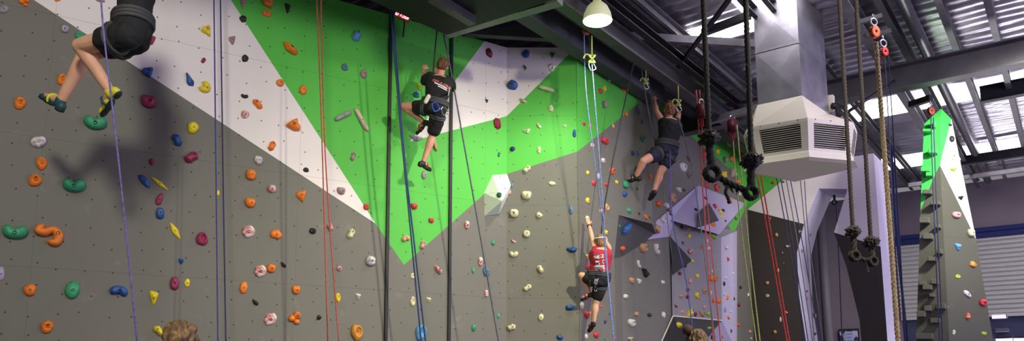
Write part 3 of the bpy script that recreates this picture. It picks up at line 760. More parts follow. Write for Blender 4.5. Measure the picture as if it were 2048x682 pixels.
def build_hold(kind, w, h, seed):
    bm = bmesh.new(); m = min(w, h); r = random.Random(seed); ph = r.uniform(0, 6)
    irr = lambda th: 1 + .06 * sin(2 * th + ph) + .05 * sin(3 * th + ph * 2) + .03 * sin(5 * th + ph)
    bolt = (0, -.05)
    if kind in ('knob', 'disc'): dome(bm, w, h, m * (.55 if kind == 'knob' else .28), irr, (0, .1), seed=seed, power=.6)
    elif kind == 'jug':
        dome(bm, w, h, m * .55, irr, (r.uniform(-.1, .1), .30), (0.08, .12, .42), seed=seed, power=.55, nr=9, nseg=30); dome(bm, w * .85, h * .62, m * .62, irr, (0, .45), seed=seed + 3, power=.5)
        bmesh.ops.translate(bm, verts=bm.verts[-(7 * 26 + 1):], vec=(0, h * .14, 0)); bolt = (.1, .3)
    elif kind == 'pocket': dome(bm, w, h, m * .5, irr, (.05, .1), (.12, .1, .55), seed=seed, power=.45, nr=12, nseg=34); bolt = (.12, .1)
    elif kind == 'ring': dome(bm, w, h, m * .36, irr, (0, 0), (0, 0, .5), seed=seed, power=.45, nr=10, nseg=30); bolt = (0, 0)
    elif kind == 'oval': dome(bm, w, h, m * .42, irr, (0, .05), seed=seed)
    elif kind == 'eye':
        dome(bm, w, h, m * .3, poly_out([(1, 0), (.6, .75), (-.3, .95), (-1, .1), (-.6, -.8), (.4, -.95)]), (0, .05), (0, .0, .45), seed=seed, nr=10, nseg=32)
        dome(bm, w * .5, h * .5, m * .3, irr, (0, .1), seed=seed + 2)
    elif kind == 'half': dome(bm, w, h, m * .5, poly_out([(1, .35), (.8, .9), (-.85, .9), (-1, .2), (-.7, -.7), (0, -1), (.7, -.7)]), (0, -.1), seed=seed); bolt = (.1, -.1)
    elif kind == 'tear': dome(bm, w, h, m * .42, poly_out([(.75, .75), (0, 1), (-.75, .55), (-1, -.3), (-.3, -1), (.5, -.8), (1, 0)]), (0, -.1), seed=seed)
    elif kind in ('tri', 'chip'): dome(bm, w, h, m * .42, poly_out([(1, .65), (-.2, .8), (-1, .9), (-.7, .1), (-.1, -1), (.35, -.7)] if seed % 2 else [(1, .95), (.4, .55), (-.9, .3), (-1, -.2), (.3, -1), (.7, -.2)]), (.15, .1), seed=seed, power=.8, rough=.05)
    elif kind == 'wedge': dome(bm, w, h, m * .5, poly_out([(1, -.2), (.3, .3), (-.9, .95), (-1, .6), (-.5, -.6), (.5, -1), (.9, -.8)]), (-.1, -.3), seed=seed, power=.8, rough=.05)
    elif kind == 'block': dome(bm, w, h, m * .55, poly_out([(1, .5), (.5, .95), (-.7, .9), (-1, 0), (-.7, -.85), (.3, -1), (.95, -.6)]), (0, .1), seed=seed, power=.35, rough=.07)
    elif kind == 'ridged':
        for k in range(4): 
            n0 = len(bm.verts); dome(bm, w * .36, h * (.78, 1, .95, .8)[k], m * .35, circ, seed=seed + k, nr=5, nseg=18)
            bm.verts.ensure_lookup_table(); bmesh.ops.translate(bm, verts=bm.verts[n0:], vec=((k - 1.5) * w * .22, 0, 0))
    elif kind in ('blade',): dome(bm, w, h, m * .45, lambda th: 1 / sqrt(cos(th) ** 2 + sin(th) ** 2) * (1 - .18 * abs(sin(2 * th))), (0, 0), seed=seed); bolt = (0, 0)
    elif kind == 'slab': dome(bm, w, h, m * .8, poly_out([(1, .1), (.85, .8), (-.8, 1), (-1, .2), (-.9, -.6), (.7, -1)]), seed=seed, power=.3, nseg=40, rough=.02)
    elif kind == 'bean': sausage(bm, w, h, m * .5, [(-.72, .45), (-.45, -.15), (0, -.3), (.5, -.05), (.72, .5)], [.5, .62, .6, .66, .5], seed=seed); bolt = (0, -.3)
    elif kind == 'bone': sausage(bm, w, h, m * .5, [(.25, .62), (.05, .1), (-.2, -.2), (-.3, -.65)], [.8, .6, .55, .8], seed=seed); bolt = (.1, .3)
    elif kind == 'horn': sausage(bm, w, h, m * .5, [(-.85, .9), (-.4, .4), (0, -.2), (.5, -.55)], [.1, .4, .7, .7], seed=seed); bolt = (.3, -.4)
    elif kind == 'fang': sausage(bm, w, h, m * .5, [(.7, .75), (.1, .2), (-.5, .1), (-.9, .2)], [.2, .6, .6, .15], seed=seed); sausage(bm, w, h, m * .45, [(.1, .2), (.1, -.4), (.15, -.9)], [.6, .4, .1], seed=seed); bolt = (.1, .15)
    elif kind == 'C': sausage(bm, w, h, m * .36, [(-.5, .7), (-.85, .2), (-.35, .1), (.3, .35), (.75, -.1), (.55, -.65), (-.05, -.6)], [.28, .36, .38, .34, .42, .40, .25], seed=seed); bolt = (.7, .05)
    elif kind == 'cluster':
        for cx, cy, s_ in ((.3, .4, 1), (-.4, -.1, .9), (.3, -.55, .75)):
            n0 = len(bm.verts); dome(bm, w * .62 * s_, h * .58 * s_, m * .4 * s_, irr, seed=seed); bm.verts.ensure_lookup_table(); bmesh.ops.translate(bm, verts=bm.verts[n0:], vec=(cx * w / 2, cy * h / 2, 0))
        bolt = (.3, .4)
    bmesh.ops.recalc_face_normals(bm, faces=bm.faces[:]); me = bpy.data.meshes.new('m'); bm.to_mesh(me); bm.free()
    for p_ in me.polygons: p_.use_smooth = True
    return me, bolt
HOLE = mat('bolt_hole', (14, 12, 12), .8)
bolt_me = None
def bolt_mesh():
    global bolt_me
    if bolt_me is None:
        bm = bmesh.new(); lathe(bm, [(.0105, 0), (.0105, .004), (.0085, .0045), (.0075, -.001), (.0001, -.001)], Matrix.Identity(4), 12)
        bolt_me = mesh(bm); bolt_me.materials.append(HOLE)
    return bolt_me
HOLDS = []
class Obl:                                # a leaning surface given by three points
    def __init__(s, a, b, c):
        s.p = a.copy(); n = (b - a).cross(c - a).normalized(); s.n = n if n.dot(CAM - a) > 0 else -n
        s.t = Z.cross(s.n); 
        if s.t.length < .05: s.t = Vector((1, 0, 0))
        s.t.normalize()
        if s.t.dot(Vector((1, .2, 0))) < 0: s.t = -s.t
    def at(s, px, py, off=0):
        r = ray(px, py); return CAM + r * (((s.p + s.n * off) - CAM).dot(s.n) / r.dot(s.n))
def add_hold(P, x, y, w, h, col, kind, ang=0, label=None):
    seed = len(HOLDS) * 7 + 3
    c = P.at(x, y); t = P.t; n = P.n; up = n.cross(t).normalized()
    if up.z < 0: up = -up
    t = up.cross(n).normalized()
    # metres per pixel along both surface axes at this spot
    def pj(p): q = p - CAM; yy = q.y * cos(PITCH) + q.z * sin(PITCH); zz = -q.y * sin(PITCH) + q.z * cos(PITCH); return Vector((q.x / yy * F, zz / yy * F))
    o0 = pj(c); ex = (pj(c + t * .02) - o0).length / .02; ey = (pj(c + up * .02) - o0).length / .02
    mw = w / ex; mh = h / ey
    depth_guess = .4 * min(mw, mh); mw = min(mw, 2.2 * w * scale(c.y)); mw = max(mw - depth_guess * .35, mw * .72)
    me, bolt = build_hold(kind, mw, mh, seed)
    M = Matrix.Identity(4)
    R = Matrix.Rotation(radians(ang), 3, 'Z')
    B = Matrix((t, up, n)).transposed() @ R
    M = B.to_4x4(); M.translation = c
    o = link('climbing_hold', me, hold_mat(col), M=M); o['category'] = 'climbing hold'
    if min(w, h) > 9:
        bx_, by_ = bolt[0] * mw / 2, bolt[1] * mh / 2
        # height of the surface under the bolt
        best = max((v.co.z for v in me.vertices if (v.co.x - bx_) ** 2 + (v.co.y - by_) ** 2 < (.22 * min(mw, mh)) ** 2), default=.01)
        from mathutils.bvhtree import BVHTree
        bv = BVHTree.FromPolygons([v.co[:] for v in me.vertices], [p_.vertices[:] for p_ in me.polygons]); hit = bv.ray_cast(Vector((bx_, by_, 1)), Vector((0, 0, -1)))
        if hit[0] is not None:
            b = link('bolt_hole', bolt_mesh(), None); b.parent = o
            zq = Vector((0, 0, 1)).rotation_difference(hit[1] if hit[1].z > 0 else -hit[1])
            k = min(1.5, max(.8, min(mw, mh) / .11)); b.matrix_local = Matrix.Translation(hit[0]) @ zq.to_matrix().to_4x4() @ Matrix.Diagonal((k, k, k, 1))
    HOLDS.append(dict(o=o, x=x, y=y, w=w, h=h, col=col, kind=kind, label=label, P=P)); return o
PTR = Obl(*PTR)
PEF = Obl(e2, ft, fb); PEU = Obl(e4, e3, f); PCU = Obl(PC.at(1236, 430), PD.at(1312, 470), PD.at(1241, 514))
PVL = Obl(L1, L4, L5); PVR = Obl(L1, L2, L3); PVS = Obl(L1, L5, L6); PVW = Obl(p[1], p[2], p[7])
PCS = Plane(1762, 13.96, direction=U)     # side of the arch column with the lilac daylight tint
PST = Obl(PG.at(1608, 448), PG.at(1594, 505), PG.at(1608, 448) + U)      # strut sides
PSL = Obl(PG.at(1597, 580), PG.at(1612, 682), PG.at(1597, 580) + U)
PGT = Plane(1024, 10, direction=Vector((1, 0, 0)))
T_ = [
(PA,[(48,4,28,20,'orange','cluster'),(8,19,24,22,'grey','tear',-30),(113,-1,20,8,'orange','oval'),(200,0,26,10,'mauve','oval'),(130,59,21,16,'lilac','block'),(159,71,25,21,'green','tear'),
 (303,80,24,26,'purple','tri'),(296,145,32,24,'blue','fang',8),(124,160,25,27,'orange','jug'),(40,207,30,28,'orange','jug'),(297,204,40,29,'magenta','half'),(190,244,48,35,'green','bean'),
 (77,284,46,27,'marbled white','tear',20),(83,327,29,28,'orange','jug'),(304,324,14,15,'magenta','knob'),(70,361,33,28,'orange','jug'),(148,369,48,35,'green','bean'),(30,462,56,36,'green','bean'),
 (98,468,60,50,'orange','C'),(289,362,19,32,'blue','oval',35),(319,367,12,44,'yellow','blade',55),(319,399,18,27,'magenta','oval',-15),(320,427,21,26,'blue','block'),(350,462,17,42,'yellow','blade',32),
 (2,548,20,30,'lilac','oval'),(60,580,33,26,'orange','knob'),(145,580,40,41,'green','tear'),(238,583,40,26,'blue','bean',170),(307,596,26,36,'yellow','tri'),(94,654,31,28,'orange','jug'),
 (318,661,26,28,'yellow','bone',70),(349,567,22,29,'magenta','block'),(486,8,18,24,'mauve','tri'),(486,38,17,16,'black','oval',-30),(535,6,26,18,'orange','block'),(533,27,24,14,'orange','oval'),
 (575,17,17,25,'black','tri'),(581,96,38,28,'orange','wedge'),(413,62,28,25,'yellow','fang',20),(464,79,19,27,'mauve','tri'),(407,121,14,14,'magenta','bone'),(490,117,17,16,'black','oval',-30),
 (380,161,25,29,'blue','horn'),(409,175,27,29,'yellow','bean',60),(560,166,21,17,'orange','tear'),(606,180,20,23,'orange','tear'),(489,192,16,11,'black','bean'),(515,208,24,25,'orange','bone',70),
 (490,229,20,19,'marbled pink','oval'),(587,250,35,29,'orange','fang',150),(386,256,27,27,'yellow','knob'),(354,280,30,28,'blue','bone',50),(544,292,22,25,'orange','bone'),(383,315,34,32,'magenta','bone',-20),
 (517,321,22,21,'marbled white','knob'),(612,340,15,10,'black','oval'),(501,350,25,23,'orange','block'),(543,378,21,17,'marbled pink','block'),(436,386,9,12,'yellow','oval'),(602,390,27,33,'orange','tri'),
 (500,406,27,22,'orange','half'),(404,478,27,30,'magenta','pocket'),(497,463,34,30,'marbled pink','eye',-35),(552,469,27,21,'orange','oval'),(625,462,16,13,'black','block'),(660,454,19,17,'pink','bone',60),
 (362,523,17,15,'blue','tri'),(542,537,21,19,'orange','block'),(567,529,15,14,'black','wedge'),(521,542,32,29,'marbled pink','eye',-35),(374,566,15,18,'yellow','oval'),(487,575,21,29,'orange','tear'),
 (511,604,17,15,'black','wedge'),(592,580,21,20,'orange','half'),(541,638,30,32,'marbled pink','eye',-45),(589,636,32,27,'orange','cluster'),(638,635,11,11,'black','knob'),(676,595,12,20,'yellow','pocket'),
 (713,72,25,29,'light blue','bone'),(689,135,17,14,'dusty blue','oval'),(727,148,18,21,'mauve','tear'),(686,232,46,11,'grey','slab',38),(722,241,56,11,'beige','slab',-55),(706,313,15,24,'mauve','bone'),
 (839,174,20,20,'lime','tri'),(832,190,16,12,'blue','oval'),(832,277,38,14,'grey','tri'),(867,284,40,9,'tan','slab',-72),(848,350,15,20,'grey','tear'),
 (978,106,15,21,'dark red','oval',15),(973,202,10,10,'dark green','tri'),(994,247,16,28,'crimson','ridged',10),(998,309,8,13,'teal','bone'),
 (682,382,21,17,'mauve','half'),(732,414,14,13,'red','block'),(828,413,17,14,'red','half'),(862,441,13,11,'red','block'),(811,478,17,16,'peach','bean',200),(845,490,17,23,'pink','bone'),
 (702,468,22,26,'cream','bone'),(740,522,23,23,'marbled white','block'),(678,537,13,13,'pink','knob'),(826,552,12,13,'cream','ring'),(876,538,21,21,'marbled pink','wedge'),(716,593,16,16,'white','tri'),
 (825,603,13,20,'cream','pocket'),(857,600,14,14,'cream','tri'),(713,665,28,35,'ochre','pocket'),(841,665,25,35,'light blue','pocket'),(933,450,12,18,'marbled pink','block'),(986,486,9,10,'green','block'),
 (960,523,11,20,'marbled pink','block'),(972,543,15,24,'dusty blue','oval',15),(946,541,7,13,'green','block'),(972,587,9,16,'marbled pink','block'),(997,632,8,12,'green','oval'),(947,656,10,14,'green','block')]),
(PB,[(1051.5,108,20,17,'blue','disc'),(1104,110,13,15,'dark green','tri'),(1050,134,9,12,'dark green','wedge'),(1103,136,14,16,'white','ring'),(1025,170.5,25,19,'blue','block',-30),(1046,201,19,13,'beige','wedge'),
 (1093,179,37,9,'cream','slab',-14),(1102,217,12,16,'cream','oval'),(1053,262,20,14,'cream','tri'),(1078,251,12,14,'cream','wedge'),(1129,252,11,9,'cream','tri'),(1149,267,10,17,'blue','oval'),
 (1025,298,13,11,'navy','oval'),(1078,300,10,17,'cream','tear'),(1054,339,19,20,'cream','bone',-20),(1104,367,17,9,'cream','oval'),(1053,391,25,20,'cream','half'),(1028,427,22,19,'cream','block'),
 (1078,431,16,14,'cream','half',-40),(1142,420,11,19,'dusty blue','oval'),(1053,468,17,16,'cream','block'),(1027,482,13,8,'marbled pink','wedge'),(1143,498,22,21,'blue','wedge',40),(1027.5,508,18,17,'cream','bean'),
 (1080.5,538,25,17,'cream','bone',75),(1055,576,19,21,'cream','bone',-30),(1082,634.6,15,17,'cream','tear'),(1023,655,21,19,'cream','bone',-40),(1140,615,19,20,'blue','bone',-60),(1120,675,21,14,'blue','bone',-65),
 (1019,385,9,11,'pink','block'),(1024,371,7,11,'dusty blue','oval')]),
(PVW,[(999,390,11,10,'dark green','half')]),
(PC,[(1188,141,9,12,'red','oval'),(1217.5,161,8,9,'white','knob'),(1208,177,10,14,'yellow','tear'),(1199,183,11,13,'red','tear'),(1246,180,11,13,'orange','knob'),(1206,210,10,15,'grey','slab',-50),
 (1272,190,10,14,'dark green','oval',20),(1166,248,12,12,'red','tri'),(1179,252.6,8,18,'tan','oval'),(1250,229,8,11,'orange','block'),(1225.5,252,6,10,'yellow','ring'),(1207,282,19,14,'red','block'),
 (1182.5,291,8,11,'beige','block'),(1274.5,223,8,12,'teal','wedge'),(1282.6,244,7,12,'navy','oval'),(1283,277.6,14,18,'teal','tri'),
 (1205,321.6,11,11,'white','knob'),(1222,343,12,14,'bright orange','jug'),(1174,345.7,8,11,'yellow','tear'),(1195,353,9,18,'lilac','tear'),(1185.5,365.6,11,14,'red','tear'),(1211,369,11,15,'red','tri'),
 (1232,364.5,8,8,'yellow','block'),(1248.5,369.7,12,17,'green','block'),(1247.6,388.5,11,13,'blue','knob'),(1264,306.7,9,12,'navy','oval'),(1274,308.7,8,16,'blue','tri'),(1271,341,8,16,'dark green','tear'),
 (1264.6,353,9,9,'dark green','knob'),(1272.5,377.6,7,10,'dark green','tri'),(1174,401,11,14,'yellow','tear'),(1213,415,10,16,'tan','ring'),(1202,422.5,11,11,'pink','oval'),(1257,422,12,12,'green','knob'),
 (1277,428,7,9,'black','tri'),(1290.5,434,10,14,'orange','wedge'),(1298,434,5,8,'teal','wedge'),(1210,465,10,12,'yellow','half'),(1298.4,353,9,13,'bright orange','oval'),(1174,437,10,12,'cream','oval'),
 (1174,514,11,14,'yellow','tri'),(1174,534,11,15,'red','oval'),(1162,611,9,16,'cream','oval'),(1171,629,12,15,'red','block',-40),(1178.5,626,6,10,'ochre','tear'),(1200.7,612.6,9,9,'red','bone'),
 (1218,628,8,11,'teal','tri'),(1208.7,644,8,9,'navy','tear'),(1170.5,673,9,13,'cream','tear'),(1190,669.5,12,14,'red','block'),(1208,679,8,9,'teal','tri'),(1227,677.5,11,11,'bright orange','tri')]),
(PCU,[(1236,452,8,9,'green','knob'),(1249,455,9,36,'blue','slab',-55),(1238,476,11,8,'dark green','oval'),(1243,497,13,13,'bright orange','knob')]),
(PD,[(1344,193,14,14,'bright orange','knob'),(1316.5,408,11,13,'bright orange','jug'),(1333,411,12,11,'white','ring'),(1344.5,395.5,17,23,'tan','eye'),(1377.5,317.7,12,12,'brown','wedge'),(1366,333.5,19,20,'white','disc'),
 (1377,351.4,12,13,'brown','tri'),(1356,380,16,13,'white','fang'),(1368,380,8,6,'black','oval'),(1306,374,6,5,'black','knob'),
 (1291,476,7,8,'black','wedge'),(1285,496,17,19,'tan','jug'),(1311,498,12,17,'white','bean',-70),(1276,528,10,11,'white','bean',-60),(1288.6,545,11,23,'black','horn',20),(1262.6,561,11,13,'tan','knob'),
 (1277.7,563,11,14,'white','tri'),(1325.7,564,8,8,'white','ring'),(1250.5,593,10,11,'white','knob'),(1272.7,628,10,11,'tan','tear'),(1298,630,9,8,'black','block'),(1326,630,7,15,'white','oval'),
 (1262,646,15,17,'white','jug'),(1260,678,14,10,'beige','fang'),
 (1443,276,8,9,'yellow','block'),(1457,285.5,17,17,'beige','tear'),(1434.7,303,8,12,'yellow','ring'),(1483,310,9,20,'bright orange','oval'),(1462,318,11,13,'orange','jug'),(1409,308,8,18,'red','oval'),(1448,320,6,12,'grey','slab',-30),
 (1446,350,13,14,'yellow','jug'),(1463,347,12,22,'beige','fang',60),(1414,370,12,12,'red','tear'),(1432,375,11,15,'red','oval'),(1477,363.5,9,9,'orange','knob'),(1477,388,9,8,'white','block'),(1470,382,6,12,'white','slab',10),
 (1458,470,8,10,'bright orange','jug'),(1471,437,6,7,'brown','block'),
 (1500,457,7,8,'white','tear'),(1506,493,6,7,'brown','knob'),(1496.5,590,6,9,'white','oval'),(1480,575,5,7,'black','block'),(1477,610,7,8,'dark red','oval'),(1476,649.5,8,10,'bright orange','tri'),(1499.6,663,6,7,'pink','oval'),(1502,677,4,5,'white','knob'),(1509.7,532,11,9,'tan','bone',60),
 (1465,498,5,6,'white','knob'),(1488,340,8,9,'cream','knob')]),
(PVS,[(1313.5,457,14,15,'tan','half',150),(1325,441,14,14,'white','fang'),(1342,429,9,7,'black','wedge'),(1338.5,422,8,7,'brown','block')]),
(PVL,[(1392,420,8,6,'black','knob')]),
(PVR,[(1411,397,9,8,'dark red','wedge'),(1458,402,14,11,'orange','half'),(1429,413,8,12,'red','tear'),(1439,424,8,12,'yellow','tear'),(1446,421,8,7,'black','oval'),(1444,434,9,8,'yellow','tri'),(1451,442,5,4,'black','knob'),(1426,450,12,9,'orange','jug')]),
(PE,[(1426,472,16,14,'lime','wedge'),(1363,454,6,7,'black','knob'),(1377,458,6,8,'yellow','tri'),(1378,472,8,11,'yellow','ring'),(1365,486,6,8,'dark red','tri'),(1403.5,494,8,12,'orange','tri'),(1414,482,5,10,'cream','oval'),(1416,497,7,9,'white','block'),
 (1380,503,12,12,'marbled pink','block'),(1384,522,9,7,'yellow','oval'),(1369,531,9,9,'black','oval'),(1359,547,7,8,'dark red','block'),(1393.6,551.6,9,11,'yellow','tear'),(1423.4,543,7,8,'cream','block'),
 (1378.8,562.5,9,13,'pink','tear'),(1420.4,556.7,9,13,'orange','block'),(1429,558,10,12,'orange','jug'),(1375.5,580,7,9,'dark red','oval'),(1408,582.6,12,15,'tan','tri'),(1419,585.7,8,13,'cream','tear'),
 (1393,590.7,10,14,'yellow','oval'),(1361.6,592,10,14,'pink','tri'),(1374.7,594,8,8,'dark red','block'),(1400.7,597.8,4,5,'pink','knob'),(1426.7,601,7,10,'bright orange','tear'),(1436.8,602,10,10,'orange','block'),
 (1352,612,8,7,'dark red','wedge'),(1363.4,623.5,8,13,'pink','tri'),(1378,624.8,17,17,'yellow','horn',80),(1390.6,628.5,7,10,'dark red','oval'),(1403,626.5,12,16,'tan','wedge'),(1416.6,628.5,13,10,'lime','fang'),
 (1407.8,614,7,7,'peach','block'),(1437,632,6,7,'tan','tri')]),
(PEF,[(1455,519,8,11,'red','tri'),(1451,555,8,8,'white','tear'),(1466,547,6,7,'white','oval'),(1447,567.5,7,10,'black','oval'),(1462,572.5,4,4,'white','knob'),(1447,588,6,7,'white','block'),(1453.7,596,8,9,'orange','jug'),
 (1467.5,597.8,4,8,'black','oval'),(1448.6,619.7,6,12,'grey','oval',15),(1460.5,623,6,8,'white','oval'),(1455.4,634.8,9,10,'orange','wedge'),(1461.5,662,4,9,'black','oval'),(1424,674.4,6,9,'black','oval',20),(1445.6,674,5,6,'mauve','oval'),(1450,495,5,11,'white','slab',80)]),
(PEU,[(1357,649.5,14,12,'yellow','oval'),(1374,652,8,7,'dark red','knob'),(1348.5,671,10,6,'dark red','bean'),(1418.4,655.8,9,6,'lime','oval'),(1425,656,6,6,'bright orange','knob')]),
(PG,[(1547,365.6,10,7,'red','oval'),(1567,363.7,6,5,'brown','knob'),(1539.6,437,7,8,'brown','tear'),(1553,469.8,8,9,'tan','knob'),(1599.7,463,7,7,'white','knob'),(1575.7,492,9,7,'white','bean'),(1565,505.4,4,4,'grey','knob'),
 (1534.7,566,9,8,'tan','half'),(1535,591.5,9,8,'beige','ring'),(1550,664,9,8,'ochre','knob'),(1561,639,6,11,'white','oval'),(1555.5,541,7,9,'beige','block'),(1572.5,624,9,8,'salmon','wedge'),(1566.7,527,4,4,'brown','knob')]),
(PST,[(1649.6,404,6,7,'brown','tri'),(1635,410,5,5,'dark red','knob'),(1620,470,6,8,'mauve','tri'),(1603.7,501,5,8,'mauve','wedge')]),
(PSL,[(1604.8,524,9,10,'peach','disc'),(1614,548,6,12,'dark red','tear'),(1612.5,583,5,8,'dark red','tri'),(1614,596.5,6,7,'mauve','ring'),(1628,631,7,11,'mauve','tear'),(1629,667.5,6,9,'dark red','tri')]),
(PCS,[(1766,352,6,13,'green','oval'),(1777,344,4,7,'black','knob'),(1767,397.5,5,8,'grey','tear'),(1778.7,383.5,4,10,'navy','oval'),(1780,413,4,8,'brown','oval'),(1784,431,6,16,'teal','ring'),(1779,577,7,17,'teal','tri'),
 (1765,600,9,15,'teal','half'),(1764.5,611,5,8,'mauve','tear'),(1778,613,5,7,'purple','knob'),(1764,649,7,10,'teal','tear'),(1771.5,661,4,7,'mauve','tear'),(1768,674.7,4,5,'lilac','knob'),(1770.7,571,5,6,'grey','knob'),(1780,500,4,6,'black','oval')]),
(PTR,[(1900,250,9,6,'black','oval'),(1903,278,12,15,'black','tear'),(1902,313,16,15,'white','block'),(1906.6,339.5,17,10,'lime','fang'),(1920.7,395,12,13,'black','tri'),(1911,430,19,14,'pink','block'),(1940,466,15,17,'cream','block'),
 (1915,494,16,18,'light blue','tri'),(1945,529,12,17,'ochre','half',70),(1915.6,553,11,9,'lime','ring'),(1934,588,19,12,'marbled white','oval',-40),(1964,605,15,15,'red','block'),(1935,632.5,13,15,'salmon','bone'),(1907,665,8,15,'white','bone'),(1967.7,667,13,8,'lime','oval')]),
]
for P, rows in T_:
    for row in rows: add_hold(P, *row[:6], *(row[6:]))
# ---- labels: look first, then what it sits beside
PANEL_OF = {id(PB): 'folded wall panel', id(PC): 'corner wall', id(PCU): 'dark overhang', id(PD): 'far grey wall', id(PVS): 'lilac volume', id(PVL): 'lilac volume', id(PVR): 'lilac volume', id(PE): 'boxed fin',
            id(PEF): "fin's lilac side", id(PEU): "fin's underside", id(PG): 'dark far wall', id(PST): 'arch strut', id(PSL): 'arch strut', id(PCS): 'arch column', id(PTR): 'tower', id(PVW): 'white faceted volume'}
def region(hd):
    P = hd['P']; x, y = hd['x'], hd['y']
    if P is PA:
        if x > 815 and y < 530:
            if y < 78 + (x - 969) * -1.4 and x < 960: return 'green wall'
        if y > 0 + (x - 68) * .66 and x < 751: return 'left grey wall'
        if x < 751 and y > (x - 462) * 1.5: return 'white stripe'
        if x < 808 and y > 447 + (x - 751) * 1.5: return 'left grey wall'
        if x >= 808 and y > 530 - (x - 808) * .89: return 'central grey wall'
        if x > 900 and y < 260: return 'white patch'
        return 'green wall'
    return PANEL_OF[id(P)]
def size(hd):
    k = hd['w'] * hd['h'] / (scale(7.5) ** -2) * (scale(hd['o'].matrix_world.translation.y) ** 2) * (1 / scale(7.5) ** 2)
    return 'big ' if k > 1000 else ('small ' if k < 240 else '')
def short(hd): return '%s %s' % (hd['col'], WORDS[hd['kind']])
used = {}
def direction(a, b):
    dx, dy = a['x'] - b['x'], a['y'] - b['y']
    if abs(dx) > 2.2 * abs(dy): return 'right of' if dx > 0 else 'left of'
    if abs(dy) > 2.2 * abs(dx): return 'below' if dy > 0 else 'above'
    return ('lower ' if dy > 0 else 'upper ') + ('right of' if dx > 0 else 'left of')
cnt = {}
for hd in HOLDS: cnt[short(hd)] = cnt.get(short(hd), 0) + 1
for hd in HOLDS:
    near = sorted((q for q in HOLDS if q is not hd and short(q) != short(hd) and q['P'] is hd['P'] or (q is not hd and region(q) == region(hd) and short(q) != short(hd))), key=lambda q: (q['x'] - hd['x']) ** 2 + (q['y'] - hd['y']) ** 2)
    near = near or [q for q in HOLDS if q is not hd]
    base = '%s%s hold on the %s' % (size(hd), short(hd), region(hd))
    for q in near[:6]:
        lab = '%s, %s the %s one' % (base, direction(hd, q), short(q)); lab = lab.replace(' hold on', ' on') if len(lab.split()) > 16 else lab; lab = lab.replace('small ', '') if len(lab.split()) > 16 else lab
        if lab not in used: break
    used[lab] = hd; hd['o']['label'] = lab; hd['o']['group'] = 'climbing holds on the ' + region(hd)
# ------------------------------------------------------------------ people
SKIN = mat('skin', (222, 168, 136), .55, noise_amt=.06, noise_scale=12)
SKIN2 = mat('skin_reddish', (206, 146, 122), .55, noise_amt=.08, noise_scale=10)
def cap(bm, pts, n=14):
    """tapered limb through [(point, radius)...] with round ends"""
    P_ = [Vector(p) for p, r in pts]; R_ = [r for p, r in pts]
    # densify smoothly
    path = smooth_path(P_, 4) if len(P_) > 2 else [P_[0].lerp(P_[1], i / 4) for i in range(5)]
    m_ = len(path) - 1; rr = []
    for i in range(len(path)):
        t = i / m_ * (len(R_) - 1); k = min(int(t), len(R_) - 2); f = t - k; f = f * f * (3 - 2 * f); rr.append(R_[k] * (1 - f) + R_[k + 1] * f)
    tube(bm, path, rr, n); ball(bm, P_[0], R_[0], n, 8); ball(bm, P_[-1], R_[-1], n, 8)
def ell(bm, c, ax, rad, seg=18, rings=12):
    M = Matrix((ax[0] * rad[0], ax[1] * rad[1], ax[2] * rad[2])).transposed().to_4x4(); M.translation = c
    bmesh.ops.create_uvsphere(bm, u_segments=seg, v_segments=rings, radius=1, matrix=M)
def loft(bm, rings, n=22):
    """rings: (centre, right*halfwidth, front*halfdepth)"""
    vs = []
    for c, a, b in rings:
        vs.append([bm.verts.new(c + a * (abs(cos(t)) ** .85 * (1 if cos(t) > 0 else -1)) + b * (abs(sin(t)) ** .85 * (1 if sin(t) > 0 else -1))) for t in [2 * pi * k / n for k in range(n)]])
    for p_, q_ in zip(vs, vs[1:]):
        for k in range(n): bm.faces.new((p_[k], p_[(k + 1) % n], q_[(k + 1) % n], q_[k]))
    bm.faces.new(vs[0][::-1]); bm.faces.new(vs[-1])
def remesh(bm, vox, smooth=4, disp=0, dscale=9):
    bmesh.ops.recalc_face_normals(bm, faces=bm.faces[:]); me = bpy.data.meshes.new('t'); bm.to_mesh(me); bm.free()
    o = bpy.data.objects.new('t', me); COL.objects.link(o)
    m = o.modifiers.new('r', 'REMESH'); m.mode = 'VOXEL'; m.voxel_size = vox; m.use_smooth_shade = True
    s = o.modifiers.new('s', 'SMOOTH'); s.iterations = smooth; s.factor = .5
    dg = bpy.context.evaluated_depsgraph_get(); dg.update(); out = bpy.data.meshes.new_from_object(o.evaluated_get(dg))
    bpy.data.objects.remove(o, do_unlink=True); bpy.data.meshes.remove(me)
    if disp:
        nn = [v.normal.copy() for v in out.vertices]
        for v, n_ in zip(out.vertices, nn): v.co += n_ * disp * abs(noise.noise(v.co * dscale)) * 1.6
    for p_ in out.polygons: p_.use_smooth = True
    out.materials.clear(); return out
